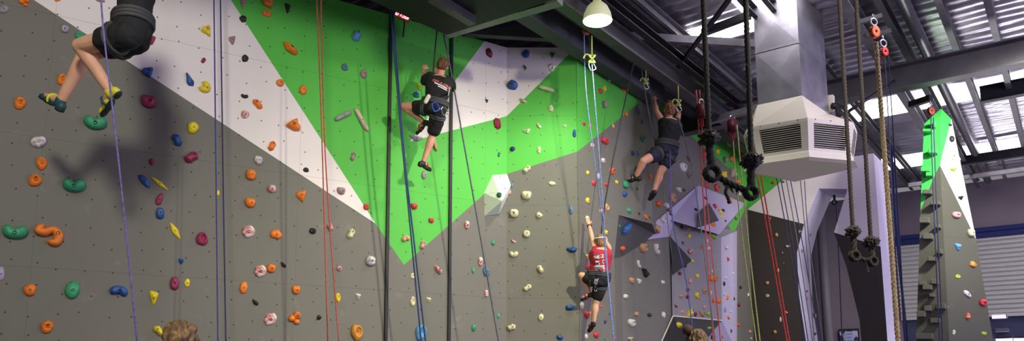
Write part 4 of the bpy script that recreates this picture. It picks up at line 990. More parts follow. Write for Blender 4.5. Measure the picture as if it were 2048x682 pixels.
def hand(bm, wrist, d, palm_n, thumb_side, s, curl=1.0):
    """palm and five separate fingers; d = wrist to knuckles, palm_n = the way the palm faces"""
    d = d.normalized(); palm_n = (palm_n - d * palm_n.dot(d)).normalized(); side = d.cross(palm_n).normalized()
    if side.dot(thumb_side) < 0: side = -side
    pc = wrist + d * .045 * s
    ell(bm, pc, (side, d, palm_n), (.042 * s, .052 * s, .018 * s))
    for k, (off, ln) in enumerate(((.031, .072), (.011, .080), (-.010, .074), (-.030, .058))):
        b = wrist + d * .085 * s + side * off * s; r = (.0095 - .0006 * k) * s
        p1 = b + (d * .9 + palm_n * .25 * curl).normalized() * ln * .42 * s
        p2 = p1 + (d * .35 + palm_n * .9 * curl).normalized() * ln * .33 * s
        p3 = p2 + (d * -.25 + palm_n * .9 * curl).normalized() * ln * .25 * s
        cap(bm, [(b - d * .02 * s, r), (p1, r), (p2, r * .92), (p3, r * .8)], 8)
    b = wrist + d * .03 * s + side * .03 * s
    p1 = b + (side * .8 + d * .6).normalized() * .034 * s; p2 = p1 + (d * .8 + palm_n * .6 * curl + side * .1).normalized() * .028 * s
    cap(bm, [(b, .012 * s), (p1, .011 * s), (p2, .009 * s)], 8)
def person(name, J, s, label, cat, skin, shirt, shirt_mat, shorts_mat, hair_mat, sleeves=.5, shorts_len=.5, hair_long=0, shoes=None, shoesR=None, hands=True, voxel=.0065, harness=True, head_dir=None, palm=None, loose=1.0, group=None):
    J = {k: Vector(v) for k, v in J.items()}
    up = (J['neck'] - J['pelvis']).normalized(); right = (J['shR'] - J['shL']).normalized(); right = (right - up * right.dot(up)).normalized()
    back = right.cross(up).normalized(); fwd = -back
    base = J['pelvis'].copy(); base.z = min(v.z for v in J.values()) - .02 if 'floor' not in J else 0
    e = empty(name, base, label, cat, group)
    T_up = lambda t: J['pelvis'].lerp(J['neck'], t)
    bend = J['chest'] - J['pelvis'].lerp(J['neck'], .62)
    def tc(t): return T_up(t) + bend * max(0, sin(pi * min(1, t / 1.24)))
    def torso(bm, g=0.0, t0=-.18, t1=1.0, k=1.0):
        prof = [(-.18, .105, .075), (-.12, .150, .105), (0, .168, .118), (.12, .160, .112), (.3, .136, .098), (.5, .150, .108), (.68, .170, .116), (.82, .178, .110), (.92, .150, .088), (1.0, .085, .066)]
        pr = [q for q in prof if t0 - 1e-6 <= q[0] <= t1 + 1e-6]
        loft(bm, [(tc(t), right * (w * s * k + g), fwd * (d * s * k + g)) for t, w, d in pr])
    bm = bmesh.new(); torso(bm)
    # neck and head
    hd = J['head']; hup = (hd - J['neck']).normalized(); hf = (head_dir or fwd); hf = (hf - hup * hf.dot(hup)).normalized(); hr = hf.cross(hup).normalized()
    cap(bm, [(J['neck'] - up * .03 * s, .062 * s), (J['neck'].lerp(hd, .35), .054 * s), (hd - hup * .05 * s, .052 * s)])
    ell(bm, hd + hup * .01 * s, (hr, hf, hup), (.074 * s, .094 * s, .105 * s))
    ell(bm, hd + hf * .035 * s - hup * .055 * s, (hr, hf, hup), (.052 * s, .055 * s, .058 * s))
    cap(bm, [(hd + hf * .088 * s + hup * .005 * s, .010 * s), (hd + hf * .108 * s - hup * .028 * s, .013 * s)], 8)
    for sg in (-1, 1):
        ell(bm, hd + hr * sg * .078 * s - hup * .01 * s, (hr, hf, hup), (.011 * s, .020 * s, .031 * s), 10, 8)
        ell(bm, hd + hf * .075 * s + hr * sg * .028 * s + hup * .028 * s, (hr, hf, hup), (.02 * s, .012 * s, .007 * s), 8, 6)
    ell(bm, hd + hf * .083 * s - hup * .062 * s, (hr, hf, hup), (.024 * s, .010 * s, .009 * s), 8, 6)
    limbs = {}
    for sd in 'LR':
        sh, el, wr = J['sh' + sd], J['el' + sd], J['wr' + sd]
        ell(bm, sh, (right, fwd, up), (.058 * s, .056 * s, .058 * s))
        cap(bm, [(sh, .052 * s), (sh.lerp(el, .4), .047 * s), (el, .037 * s)])
        cap(bm, [(el, .037 * s), (el.lerp(wr, .3), .041 * s), (el.lerp(wr, .75), .030 * s), (wr, .025 * s)])
        if hands:
            pd = palm or fwd; hdv = (J['hd' + sd] - wr)
            hand(bm, wr, hdv, pd, (right if sd == 'L' else -right), s)
        hp, kn, an = J['hp' + sd], J['kn' + sd], J['an' + sd]
        cap(bm, [(hp, .088 * s), (hp.lerp(kn, .35), .084 * s), (hp.lerp(kn, .75), .068 * s), (kn, .057 * s)])
        kd = (kn - an).normalized(); sf = (hp - kn).normalized(); calf = (sf + kd * -.2).normalized()
        calf = (calf - kd * calf.dot(kd)); calf = calf.normalized() if calf.length > .1 else back
        cap(bm, [(kn, .055 * s), (kn.lerp(an, .28) + calf * .012 * s, .060 * s), (kn.lerp(an, .62) + calf * .004 * s, .046 * s), (an, .036 * s)])
        to = J['to' + sd]; cap(bm, [(an, .036 * s), (an.lerp(to, .5), .032 * s), (an.lerp(to, .85), .024 * s)])
    child(e, 'body', remesh(bm, voxel, 3), skin)
    # shirt
    if shirt:
        bm = bmesh.new(); torso(bm, .016, .08, .92)
        for sd in 'LR':
            sh, el = J['sh' + sd], J['el' + sd]; tt = T_up(.84) 
            cap(bm, [(tt.lerp(sh, .55), .075 * s), (sh, .066 * s)] if sleeves < .1 else [(tt.lerp(sh, .4), .085 * s), (sh, .074 * s), (sh.lerp(el, sleeves), (.066 * loose) * s)])
        sm = remesh(bm, .009, 3, .012 * s, 11); shirt_o = child(e, 'shirt', sm, shirt_mat)
        e['_dummy'] = 0; del e['_dummy']
    # shorts
    keep_len = shorts_len
    bm = bmesh.new(); torso(bm, .018, -.18, .12)
    for sd in 'LR':
        hp, kn = J['hp' + sd], J['kn' + sd]
        if isinstance(shorts_len, tuple) or sd == 'R' and isinstance(keep_len, tuple): shorts_len = keep_len['LR'.index(sd)]
        cap(bm, [(hp, .100 * s), (hp.lerp(kn, shorts_len * .6), .100 * s * loose), (hp.lerp(kn, shorts_len), .092 * s * loose)])
    child(e, 'shorts', remesh(bm, .009, 3, .014 * s, 10), shorts_mat)
    # hair
    bm = bmesh.new()
    ell(bm, hd + hup * .026 * s - hf * .012 * s, (hr, hf, hup), (.084 * s, .098 * s, .100 * s)); ell(bm, hd - hf * .040 * s - hup * (.018 + hair_long) * s, (hr, hf, hup), (.075 * s, .062 * s, (.075 + hair_long) * s))
    hm = remesh(bm, .008, 2)
    for v in hm.vertices:
        q = v.co - hd; a = atan2(q.dot(hr), q.dot(hf)); v.co += q.normalized() * (.008 * s * sin(a * 16 + noise.noise(q * 30) * 4) + .014 * s * noise.noise(q * 28))
    child(e, 'hair', hm, hair_mat)
    # shoes
    for sd in 'LR':
        if sd == 'R' and shoesR: shoes = shoesR
        an, to = J['an' + sd], J['to' + sd]; fd = (to - an).normalized(); kd = (J['kn' + sd] - an).normalized()
        sd_ = fd.cross(kd); sd_ = sd_.normalized() if sd_.length > .1 else right; un = sd_.cross(fd).normalized(); un = un if un.dot(kd) > 0 else -un
        heel = an - fd * .035 * s - un * .035 * s; mid = an.lerp(to, .5) - un * .02 * s
        bm = bmesh.new(); ell(bm, heel, (fd, sd_, un), (.045 * s, .037 * s, .042 * s)); ell(bm, mid, (fd, sd_, un), (.085 * s, .040 * s, .036 * s)); ell(bm, to - fd * .02 * s - un * .014 * s, (fd, sd_, un), (.055 * s, .038 * s, .027 * s))
        cap(bm, [(an - un * .02 * s, .043 * s), (an + un * .012 * s, .040 * s)])
        so = child(e, 'shoe', remesh(bm, .007, 3), shoes[0])
        bm = bmesh.new(); 
        for c_, r_ in ((heel - un * .03 * s, (.045, .037, .016)), (mid - un * .022 * s, (.085, .041, .015)), (to - fd * .02 * s - un * .028 * s, (.060, .040, .016))): ell(bm, c_, (fd, sd_, un), tuple(x * s for x in r_))
        sub(so, 'sole', remesh(bm, .007, 3), shoes[1])
        bm = bmesh.new(); c_ = an.lerp(to, .42) + un * .012 * s; torus(bm, c_ - un * .02 * s, .042 * s, .011 * s, fd, 16, 6, (1, 1)); sub(so, 'strap', mesh(bm, True), shoes[2])
    if harness:
        WEB = mat('harness_web', (66, 66, 68), .7); 
        bm = bmesh.new(); hgt = .028 * s
        for z_ in (-hgt, 0, hgt):
            c_ = tc(.17) + up * z_; ring = []
            tube(bm, [c_ + right * cos(t) * (.158 * s + .026) + fwd * sin(t) * (.112 * s + .026) for t in [2 * pi * k / 28 for k in range(29)]], .017 * s, 6)
        child(e, 'harness_belt', mesh(bm, True), WEB)
        for sd in 'LR':
            hp, kn = J['hp' + sd], J['kn' + sd]; a_ = (kn - hp).normalized(); bm = bmesh.new()
            for k in (-.5, .5): torus(bm, hp.lerp(kn, .24) + a_ * k * .028 * s, .103 * s * loose, .015 * s, a_, 24, 6)
            child(e, 'leg_loop', mesh(bm, True), WEB)
    e.update_tag(); return e, dict(up=up, right=right, back=back, fwd=fwd, tc=tc, s=s, hd=hd, hr=hr, hf=hf, hup=hup)
def onbody(px, py, d): return at(px, py, d)
def cloth_text(e, fr, text, centre, size, m, tilt=0, name='shirt_print', target='shirt', bars=(), normal=None):
    """lettering laid on the cloth"""
    from mathutils.bvhtree import BVHTree
    tgt = [c for c in e.children if c.name.startswith(target)][0]
    bv = BVHTree.FromPolygons([v.co + e.location for v in tgt.data.vertices], [tuple(p_.vertices) for p_ in tgt.data.polygons])
    n = (normal or fr['back']).normalized(); up = (fr['up'] - n * fr['up'].dot(n)).normalized(); rt = up.cross(n).normalized()
    R = Matrix.Rotation(radians(tilt), 3, n); up = R @ up; rt = R @ rt
    bm = bmesh.new()
    if text:
        cu = bpy.data.curves.new('t', 'FONT'); cu.body = text; cu.size = size; cu.align_x = 'CENTER'; cu.align_y = 'CENTER'; cu.offset = size * .012
        o = bpy.data.objects.new('t', cu); COL.objects.link(o); dg = bpy.context.evaluated_depsgraph_get(); me = bpy.data.meshes.new_from_object(o.evaluated_get(dg)); bm.from_mesh(me); bpy.data.objects.remove(o, do_unlink=True)
    for x, y, w, h in bars: 
        vs = [bm.verts.new((x + i * w / 2, y + j * h / 2, 0)) for i, j in ((-1, -1), (1, -1), (1, 1), (-1, 1))]; bm.faces.new(vs)
    bmesh.ops.triangulate(bm, faces=bm.faces[:]); 
    for _ in range(2):
        long_ = [ed for ed in bm.edges if ed.calc_length() > .03]
        if long_: bmesh.ops.subdivide_edges(bm, edges=long_, cuts=1, use_grid_fill=False); bmesh.ops.triangulate(bm, faces=bm.faces[:])
    for v in bm.verts:
        p_ = centre + rt * v.co.x + up * v.co.y; hit = bv.ray_cast(p_ + n * .4, -n); v.co = (hit[0] if hit[0] is not None else p_) + n * .004
    me = bpy.data.meshes.new('m'); bm.to_mesh(me); bm.free(); return child(e, name, me, m)

# --- climber lowered at the left
d = 5.35
c1 = dict(head=at(262, -118, d + .06), neck=at(266, -66, d + .06), chest=at(273, -20, d + .06), pelvis=at(262, 68, d + .06), shL=at(263, -48, d - .12), shR=at(272, -50, d + .26), elL=at(238, -62, d - .10), elR=at(240, -72, d + .3),
          wrL=at(226, -110, d + .0), wrR=at(228, -125, d + .2), hdL=at(226, -132, d + .02), hdR=at(228, -146, d + .2),
          hpL=at(256, 72, d - .05), hpR=at(262, 80, d + .17), knL=at(160, 92, d + .10), anL=at(221, 184, d + .22), toL=at(203, 222, d + .36), knR=at(170, 108, d + .34), anR=at(121, 203, d + .42), toR=at(88, 190, d + .55))
BLKC = mat('black_cloth', (24, 24, 27), .85, noise_amt=.2, noise_scale=8)
YEL = mat('yellow_shoe', (222, 218, 60), .5); TEAL = mat('teal_shoe', (26, 74, 78), .55)
P1, F1 = person('person', c1, 1.03, 'person in black shorts and harness hanging off the wall, head out of frame', 'person', SKIN, True, BLKC, BLKC, mat('hair_dark', (70, 50, 36), .7, noise_amt=.5, noise_scale=40), shorts_len=.42, shoes=(YEL, mat('shoe_rubber', (26, 40, 44), .6), TEAL), shoesR=(TEAL, MATS['shoe_rubber'], YEL), loose=1.08, group=None, head_dir=Vector((-1, .3, 0)), palm=Vector((-.5, .8, 0)))
# --- child in the black printed shirt
d = 8.2
c2 = dict(head=at(885, 132, d + .02), neck=at(881, 150, d), chest=at(876, 178, d - .02), pelvis=at(868, 216, d), shL=at(858, 155, d), shR=at(898, 163, d + .02), elL=at(846, 166, d + .1), elR=at(906, 180, d + .22),
          wrL=at(848, 139, d + .25), hdL=at(851, 126, d + .3), wrR=at(880, 145, d + .36), hdR=at(868, 136, d + .38),
          hpL=at(861, 216, d), hpR=at(878, 222, d), knL=at(806, 213, d + .05), anL=at(848, 245, d + .12), toL=at(833, 264, d + .28), knR=at(866, 270, d + .16), anR=at(848, 325, d + .10), toR=at(856, 340, d + .26))
c2['toR'] = at(860, 337, d + .24); c2['anR'] = at(846, 326, d + .14)
REDS = mat('red_shoe', (176, 40, 40), .55); SHRB = mat('shoe_black', (22, 20, 22), .6)
P2, F2 = person('person', c2, .80, 'child climber in black printed t-shirt and black shorts on the green wall', 'person', SKIN2, True, BLKC, BLKC, mat('hair_brown', (112, 74, 44), .7, noise_amt=.5, noise_scale=40), sleeves=.62, shorts_len=(.46, .78), shoes=(SHRB, SHRB, REDS), loose=1.08, voxel=.006)
PRT = mat('print_coral', (240, 130, 110), .7); WPR = mat('print_white', (235, 235, 235), .7)
cloth_text(P2, F2, 'GET-A-GRIP', at(883, 159, 7.95), .043, PRT, -12)
cloth_text(P2, F2, '', at(885, 166, 7.95), .04, WPR, -12, 'shirt_swoosh', bars=((-.01, .012, .19, .012), (.02, -.008, .15, .012), (.09, -.03, .014, .03)))
# --- climber in the tank top
d = 10.45
c3_ = dict(head=at(1338, 222, d + .02), neck=at(1338, 238, d), chest=at(1340, 260, d), pelvis=at(1331, 300, d), shL=at(1325, 243, d - .02), shR=at(1353, 244, d + .04), elL=at(1313, 222, d + .0), elR=at(1358, 228, d + .36),
          wrL=at(1308, 198, d + .2), hdL=at(1307, 188, d + .28), wrR=at(1344, 208, d + .6), hdR=at(1342, 200, d + .65),
          hpL=at(1322, 304, d), hpR=at(1342, 307, d), knL=at(1286, 322, d - .22), anL=at(1272, 354, d - .08), toL=at(1256, 360, d + .0), knR=at(1320, 345, d + .02), anR=at(1308, 384, d + .1), toR=at(1300, 396, d + .25))
NAVYC = mat('navy_shorts', (30, 32, 56), .85, noise_amt=.2)
P3, F3 = person('person', c3_, .95, 'climber in black tank top and navy shorts, left arm reaching up', 'person', SKIN2, True, BLKC, NAVYC, mat('hair_blond', (176, 120, 74), .7, rgb2=(90, 50, 40), noise_scale=34), sleeves=0, shorts_len=.48, shoes=(SHRB, SHRB, SHRB), loose=1.1, voxel=.008)
# --- child in the red jersey
d = 9.15
c4 = dict(head=at(1201, 484, d), neck=at(1202, 497, d), chest=at(1201, 520, d), pelvis=at(1197, 560, d), shL=at(1191, 499, d), shR=at(1214, 503, d + .04), elL=at(1184, 476, d + .1), elR=at(1219, 497, d + .24),
          wrL=at(1178, 449, d + .22), hdL=at(1175, 438, d + .25), wrR=at(1212, 482, d + .36), hdR=at(1210, 474, d + .4),
          hpL=at(1191, 562, d), hpR=at(1203, 564, d + .03), knL=at(1163, 551, d + .02), anL=at(1178, 588, d + .1), toL=at(1163, 597, d + .12), knR=at(1191, 608, d + .12), anR=at(1186, 647, d + .10), toR=at(1178, 660, d + .24))
REDJ = mat('red_jersey', (176, 34, 58), .8, noise_amt=.15)
P4, F4 = person('person', c4, .76, 'child climber in red jersey with white letters and black shorts, one arm up', 'person', SKIN, True, REDJ, BLKC, mat('hair_sandy', (166, 124, 84), .7, noise_amt=.4, noise_scale=40), sleeves=.0, shorts_len=(.5, .6), shoes=(SHRB, SHRB, REDS), loose=1.1, voxel=.006)
nrm = (F4['back'] + F4['right'] * .7)
for t_, x, y in (('206', 1207, 513), ('CA', 1208, 524), ('YE', 1208, 534), ('T1', 1209, 541)): cloth_text(P4, F4, t_, at(x, y, 8.95), .065, WPR, 0, 'shirt_letters', normal=nrm)
for k, (x, y) in enumerate(((1186, 512), (1186, 520), (1185, 528))): cloth_text(P4, F4, 'E', at(x, y, 8.95), .05, WPR, 90, 'shirt_letters', normal=F4['back'] - F4['right'] * 1.3)
cloth_text(P4, F4, 'ONEILL'[:5], at(1187, 565, 8.9), .055, WPR, 80, 'shorts_letters', 'shorts', normal=F4['back'] - F4['right'] * .6)
def band(P, F, m, name, t=.03):
    bm = bmesh.new(); s = F['s']; c_ = F['hd'] + F['hup'] * t * s
    tube(bm, [c_ + F['hr'] * cos(a) * .094 * s + F['hf'] * sin(a) * .112 * s for a in [2 * pi * k / 30 for k in range(31)]], .012 * s, 6); child(P, name, mesh(bm, True), m)
band(P4, F4, WPR, 'headband', .055)
def wristband(P, a, b, m):
    bm = bmesh.new(); torus(bm, a.lerp(b, .88), .027, .006, b - a, 16, 6); child(P, 'wristband', mesh(bm, True), m)
wristband(P4, c4['elL'], c4['wrL'], BLACK)
# gear hanging from harnesses
def biner(name, c, size, m, label, axis=None, cat='carabiner', rot=20):
    axis = axis or Vector((0, -1, 0)); bm = bmesh.new(); R = Matrix.Rotation(radians(rot), 3, axis)
    a = R @ Vector((1, 0, 0)); b = R @ Z
    pts = [c + (a * x + b * y) * size for x, y in ((-.28, -.5), (.28, -.42), (.34, -.1), (.22, .42), (0, .55), (-.26, .42), (-.32, 0), (-.28, -.5))]
    tube(bm, smooth_path(pts, 4), size * .075, 6); return tag(link(name, mesh(bm, True), m), label, cat)
biner('carabiner', at(871, 214, 7.98), .10, mat('blue_anodised', (60, 90, 220), .3, .5), 'blue carabiner on the back of the black-shirted child')
biner('carabiner', at(889, 222, 8.0), .09, CHROME, 'silver carabiner dangling beside the black-shirted child')
bm = bmesh.new(); cap(bm, [(at(851, 204, 8.0), .024), (at(857, 193, 8.0), .026)], 12)
tag(link('chalk_bag', remesh(bm, .006, 2), mat('chalk_bag_cloth', (214, 206, 186), .8)), 'small cream chalk bag at the waist of the black-shirted child', 'bag')
# --- spectators
def spectator(px, py, d, s, label, hairm, shirtm, bun=False):
    hc = at(px, py, d); rt = Vector((1, 0, 0)); z0 = hc.z
    fy = Vector((.15, 1, 0)).normalized()
    q = lambda x, y, z: Vector((hc.x, hc.y, 0)) + rt * x * s + fy * y * s + Z * z
    H = hc.z; J = dict(floor=(0, 0, 0), head=hc, neck=q(0, -.01, H - .16 * s), chest=q(0, -.01, H - .32 * s), pelvis=q(0, 0, H - .68 * s), shL=q(-.185, 0, H - .22 * s), shR=q(.185, 0, H - .22 * s), elL=q(-.24, -.02, H - .53 * s), elR=q(.24, -.02, H - .53 * s),
             wrL=q(-.22, .1, H - .78 * s), wrR=q(.22, .1, H - .78 * s), hdL=q(-.21, .13, H - .88 * s), hdR=q(.21, .13, H - .88 * s), hpL=q(-.09, 0, H - .74 * s), hpR=q(.09, 0, H - .74 * s), knL=q(-.1, .02, .5), knR=q(.1, .02, .5), anL=q(-.1, -.02, .09), anR=q(.1, -.02, .09), toL=q(-.11, .14, .05), toR=q(.11, .14, .05))
    del J['floor']; P_, F_ = person('person', J, s, label, 'person', SKIN, True, shirtm, NAVYC, hairm, sleeves=.6, shorts_len=.9, shoes=(SHRB, SHRB, SHRB), voxel=.012, harness=False)
    if bun:
        bm = bmesh.new(); ball(bm, hc + Vector((-.075, -.02, .115)), .045, 14, 10); hm = mesh(bm, True)
        child(P_, 'hair_bun', hm, mat('hair_bun_mat', (70, 42, 30), .8, noise_amt=.4, noise_scale=50))
    return P_
spectator(361, 688, 4.0, 1.0, 'spectator with tousled light brown hair at the bottom left edge', mat('hair_light_brown', (150, 118, 74), .6, rgb2=(74, 50, 34), noise_scale=26), mat('grey_tee', (120, 120, 125), .8))
spectator(1394, 689, 6.0, .98, 'spectator with curly brown hair at the bottom, below the boxed fin', mat('hair_mid_brown', (120, 96, 66), .7, rgb2=(66, 48, 34), noise_scale=30), mat('green_tee', (60, 90, 70), .8), bun=True)
# ------------------------------------------------------------------ thin ropes
def rope_mat(name, c1, c2=None, sc=60): return mat('rope_' + name, c1, .7, rgb2=c2 or tuple(int(x * .7) for x in c1), noise_scale=sc)
def rope(px, r, m, label, group=None, name='climbing_rope'):
    """px: [(x, y, forward distance)...]"""
    pts = smooth_path([at(*q) for q in px], 8) if len(px) > 2 else [at(*px[0]).lerp(at(*px[1]), i / 10) for i in range(11)]
    c = pts[-1].copy(); bm = bmesh.new(); tube(bm, [p_ - c for p_ in pts], r, 8)
    o = link(name, mesh(bm, True), m); o.location = c; return tag(o, label, 'rope', group)
RB = rope_mat('blue', (62, 66, 150)); RL = rope_mat('lilac', (120, 112, 186)); RR = rope_mat('red', (196, 82, 66), (150, 60, 52)); RT = rope_mat('teal', (28, 60, 110), (20, 40, 80))
RK = rope_mat('black', (34, 36, 40)); RSB = rope_mat('sky', (128, 150, 200), (86, 98, 170)); RY = rope_mat('yellow', (196, 200, 110), (150, 150, 80)); RG = rope_mat('grey', (96, 98, 112)); RN = rope_mat('navy', (40, 44, 92)); RRO = rope_mat('bright_red', (222, 76, 54))
rope([(203, -60, 5.0), (205, 40, 5.0), (238, 330, 5.1), (276, 700, 5.2)], .0065, RL, 'pale lilac rope crossing in front of the climber hanging at left')
rope([(427, -60, 7.0), (432, 340, 7.0), (436, 700, 7.0)], .007, RB, 'left rope of the blue pair on the white stripe')
rope([(440, -60, 7.0), (446, 340, 7.0), (452, 700, 7.0)], .007, RN, 'right rope of the blue pair on the white stripe')
rope([(631, -60, 7.5), (643, 250, 7.5), (656, 700, 7.5)], .007, RR, 'left red rope of the pair beside the white stripe tip')
rope([(641, -60, 7.4), (650, 300, 7.4), (679, 700, 7.4)], .007, RR, 'right red rope of the pair beside the white stripe tip')
rope([(776, -40, 7.8), (800, 240, 7.9), (822, 470, 8.0), (844, 700, 8.1)], .009, RT, 'left dark blue rope slanting over the green point')
rope([(781, -40, 7.9), (806, 280, 8.0), (830, 500, 8.1), (853, 700, 8.2)], .009, RT, 'right dark blue rope slanting over the green point')
rope([(878, 20, 8.2), (871, 90, 8.2), (866, 150, 8.2)], .008, RK, 'black rope running up from the black-shirted child')
rope([(888, 72, 8.2), (905, 160, 8.3), (955, 440, 8.4), (1000, 700, 8.5)], .009, RG, 'grey rope slanting down right from the pulley to the floor')
rope([(1184, 128, 8.6), (1200, 330, 8.7), (1212, 500, 8.8), (1230, 700, 8.9)], .0065, RSB, 'right pale blue rope below the lime knot')
rope([(1168, 60, 8.7), (1173, 190, 8.7), (1197, 380, 8.8), (1213, 530, 8.8), (1228, 700, 8.9)], .006, RSB, 'left pale blue rope below the lime knot')
rope([(1177, 60, 8.7), (1181, 125, 8.7)], .007, RK, 'short dark rope above the lime knot')
rope([(1267, 126, 9.4), (1240, 250, 9.4), (1208, 420, 9.3), (1196, 560, 9.2)], .009, RK, 'dark rope slanting left from the beam to the red-jersey child')
rope([(1281, 128, 9.8), (1300, 240, 10.2), (1318, 312, 10.8)], .008, RG, 'dark rope from the beam to the tank-top climber')
rope([(1292, 128, 9.8), (1310, 250, 10.4), (1345, 520, 10.6)], .005, RG, 'thin grey rope passing left of the tank-top climber')
rope([(1356, 235, 10.2), (1383, 330, 10.2), (1405, 480, 10.2), (1432, 700, 10.1)], .009, RG, 'grey rope falling from the hook right of the tank-top climber')
rope([(1340, 300, 10.2), (1345, 440, 9.8), (1372, 560, 9.6), (1390, 700, 9.4)], .008, RB, 'blue-grey rope hanging in front of the grey boxed fin')
rope([(1392, 180, 10.4), (1407, 400, 10.4), (1428, 700, 10.4)], .011, RR, 'left pinkish red rope in front of the lilac volume')
rope([(1399, 180, 10.6), (1414, 400, 10.6), (1443, 700, 10.6)], .009, RR, 'right pinkish red rope in front of the lilac volume')
rope([(1464, 250, 11.4), (1478, 420, 11.4), (1515, 700, 11.4)], .010, RY, 'left yellow rope hanging in front of the green wedge')
rope([(1474, 250, 11.2), (1490, 420, 11.2), (1522, 700, 11.2)], .010, RY, 'right yellow rope hanging in front of the green wedge')
rope([(1514, 346, 11.6), (1545, 520, 11.6), (1577, 700, 11.6)], .012, RRO, 'left bright red rope below the air outlet')
rope([(1521, 346, 11.4), (1548, 500, 11.4), (1582, 700, 11.4)], .012, RRO, 'right bright red rope below the air outlet')
for k, (a, b, m_, lab) in enumerate(((1552, 1612, RN, 'leftmost of the four dark ropes in front of the dark far wall'), (1560, 1619, RN, 'second from left of the four dark ropes before the dark far wall'), (1571, 1628, RG, 'third from left of the four dark ropes before the dark far wall'), (1579, 1640, RN, 'rightmost of the four dark ropes in front of the dark far wall'))):
    rope([(a, 350, 12.6 + .2 * k), ((a + b) / 2 - 2, 500, 12.6 + .2 * k), (b, 700, 12.6 + .2 * k)], .009, m_, lab, 'dark ropes before the far wall')
rope([(1600, 352, 12.4), (1612, 480, 12.4), (1630, 700, 12.4)], .008, RG, 'left thin grey rope hanging across the white arch strut')
rope([(1609, 362, 12.2), (1618, 480, 12.2), (1648, 700, 12.2)], .008, RG, 'right thin grey rope hanging across the white arch strut')
rope([(1672, 405, 16.2), (1678, 520, 16.2), (1685, 700, 16.2)], .012, RN, 'dark blue strap hanging inside the arch opening')
rope([(1783, 290, 12.6), (1790, 430, 12.6), (1806, 600, 12.6), (1816, 700, 12.6)], .022, mat('blue_webbing', (54, 64, 140), .7), 'wide blue webbing hanging right of the arch column')
rope([(1787, 290, 12.8), (1797, 470, 12.8), (1810, 700, 12.8)], .012, RL, 'thin lilac rope beside the wide blue webbing')
rope([(1862, 236, 10.9), (1867, 400, 10.9), (1880, 700, 10.9)], .008, RN, 'left dark rope down the stepped tower face')
rope([(1867, 236, 10.9), (1873, 400, 10.9), (1886, 700, 10.9)], .008, RN, 'right dark rope down the stepped tower face')
rope([(1769, 112, 7.9), (1781, 320, 7.9), (1797, 700, 7.9)], .006, RG, 'thin grey line dropping from the red pulley', name='thin_line')
rope([(1776, 112, 7.9), (1790, 320, 7.9), (1812, 700, 7.9)], .006, RN, 'thin navy line dropping from the red pulley', name='thin_line')

# ------------------------------------------------------------------ heavy knotted rope swings
def fluffy(bm, c, r, seed):
    rr = random.Random(seed)
    for k in range(80):
        th = rr.uniform(0, 2 * pi); ph = math.acos(rr.uniform(-.75, .75)); dd = Vector((sin(ph) * cos(th), sin(ph) * sin(th), cos(ph) * .8))
        t1_ = dd.orthogonal().normalized() * rr.uniform(.15, .4) * r
        tube(bm, [c + dd * r * .25, c + dd * r * .75 + t1_ * .4, c + dd * r * rr.uniform(.95, 1.15) + t1_], [r * .16, r * .13, r * .07], 5)
    ball(bm, c, r * .85, 12, 8)
def swing(name, A, B, rr_, m, label, loopR, dangle, frays):
    """A, B: list of points (top, knot, loop) for the two ropes"""
    e = empty(name, A[2], label, 'rope swing', 'heavy black rope swings')
    for i, (top, kn, lp) in enumerate((A, B)):
        bm = bmesh.new(); twisted(bm, [top, top.lerp(kn, .5), kn], rr_, rr_ * 5.5); child(e, 'hanging_rope', mesh(bm, True), m)
        bm = bmesh.new(); fluffy(bm, kn, rr_ * 3.6, i + 5); child(e, 'frayed_knot', mesh(bm, True), m)
        bm = bmesh.new(); twisted(bm, [kn, lp + (kn - lp).normalized() * loopR[i] * .6], rr_ * 1.45, rr_ * 8); child(e, 'spliced_rope', mesh(bm, True), m)
        ax = Vector((.25, -1, .1)).normalized(); a_ = ax.orthogonal().normalized(); b_ = ax.cross(a_)
        bm = bmesh.new()
        for w_ in range(3):
            off = ax * rr_ * (w_ - 1) * .8; R_ = loopR[i] * (1 - .12 * abs(w_ - 1))
            twisted(bm, [lp + off + (a_ * cos(t) + b_ * sin(t)) * R_ * (1, .86)[w_ % 2] for t in [2 * pi * k / 14 for k in range(15)]], rr_ * .72, rr_ * 4, n=5)
        child(e, 'eye_loop', mesh(bm, True), m)
        if frays[i]:
            bm = bmesh.new(); tube(bm, [kn + Vector((.3, -2.4, .8)) * rr_, kn + Vector((.9, -2.7, 1.1)) * rr_], rr_ * .5, 8); child(e, 'white_tape', mesh(bm, True), WPR)
    bm = bmesh.new(); l0_, l1_ = A[2], B[2]; dd = (l1_ - l0_).normalized()
    twisted(bm, [l0_ + dd * loopR[0] * .7, l0_.lerp(l1_, .5) - Z * rr_ * .4, l1_ - dd * loopR[1] * .6], rr_ * 1.1, rr_ * 6); child(e, 'bar_rope', mesh(bm, True), m)
    bm = bmesh.new(); rnd_ = random.Random(3)
    for k in range(10):
        p_ = l0_.lerp(l1_, .3 + .4 * k / 10); tube(bm, [p_, p_ - Z * rr_ * rnd_.uniform(1, 2.2) + dd * rr_ * rnd_.uniform(-1, 1), p_ - Z * rr_ * rnd_.uniform(2, 3.4) + dd * rr_ * rnd_.uniform(-1, 1)], [rr_ * .35, rr_ * .25, rr_ * .1], 5)
    tube(bm, smooth_path(dangle, 4), rr_ * .55, 6); ball(bm, dangle[-1], rr_ * .7, 8, 6); child(e, 'loose_end', mesh(bm, True), m)
HEAVY = mat('rope_heavy_black', (34, 31, 31), .75, rgb2=(14, 13, 14), noise_scale=70, bump=.5, bump_scale=200)
d1 = 4.3
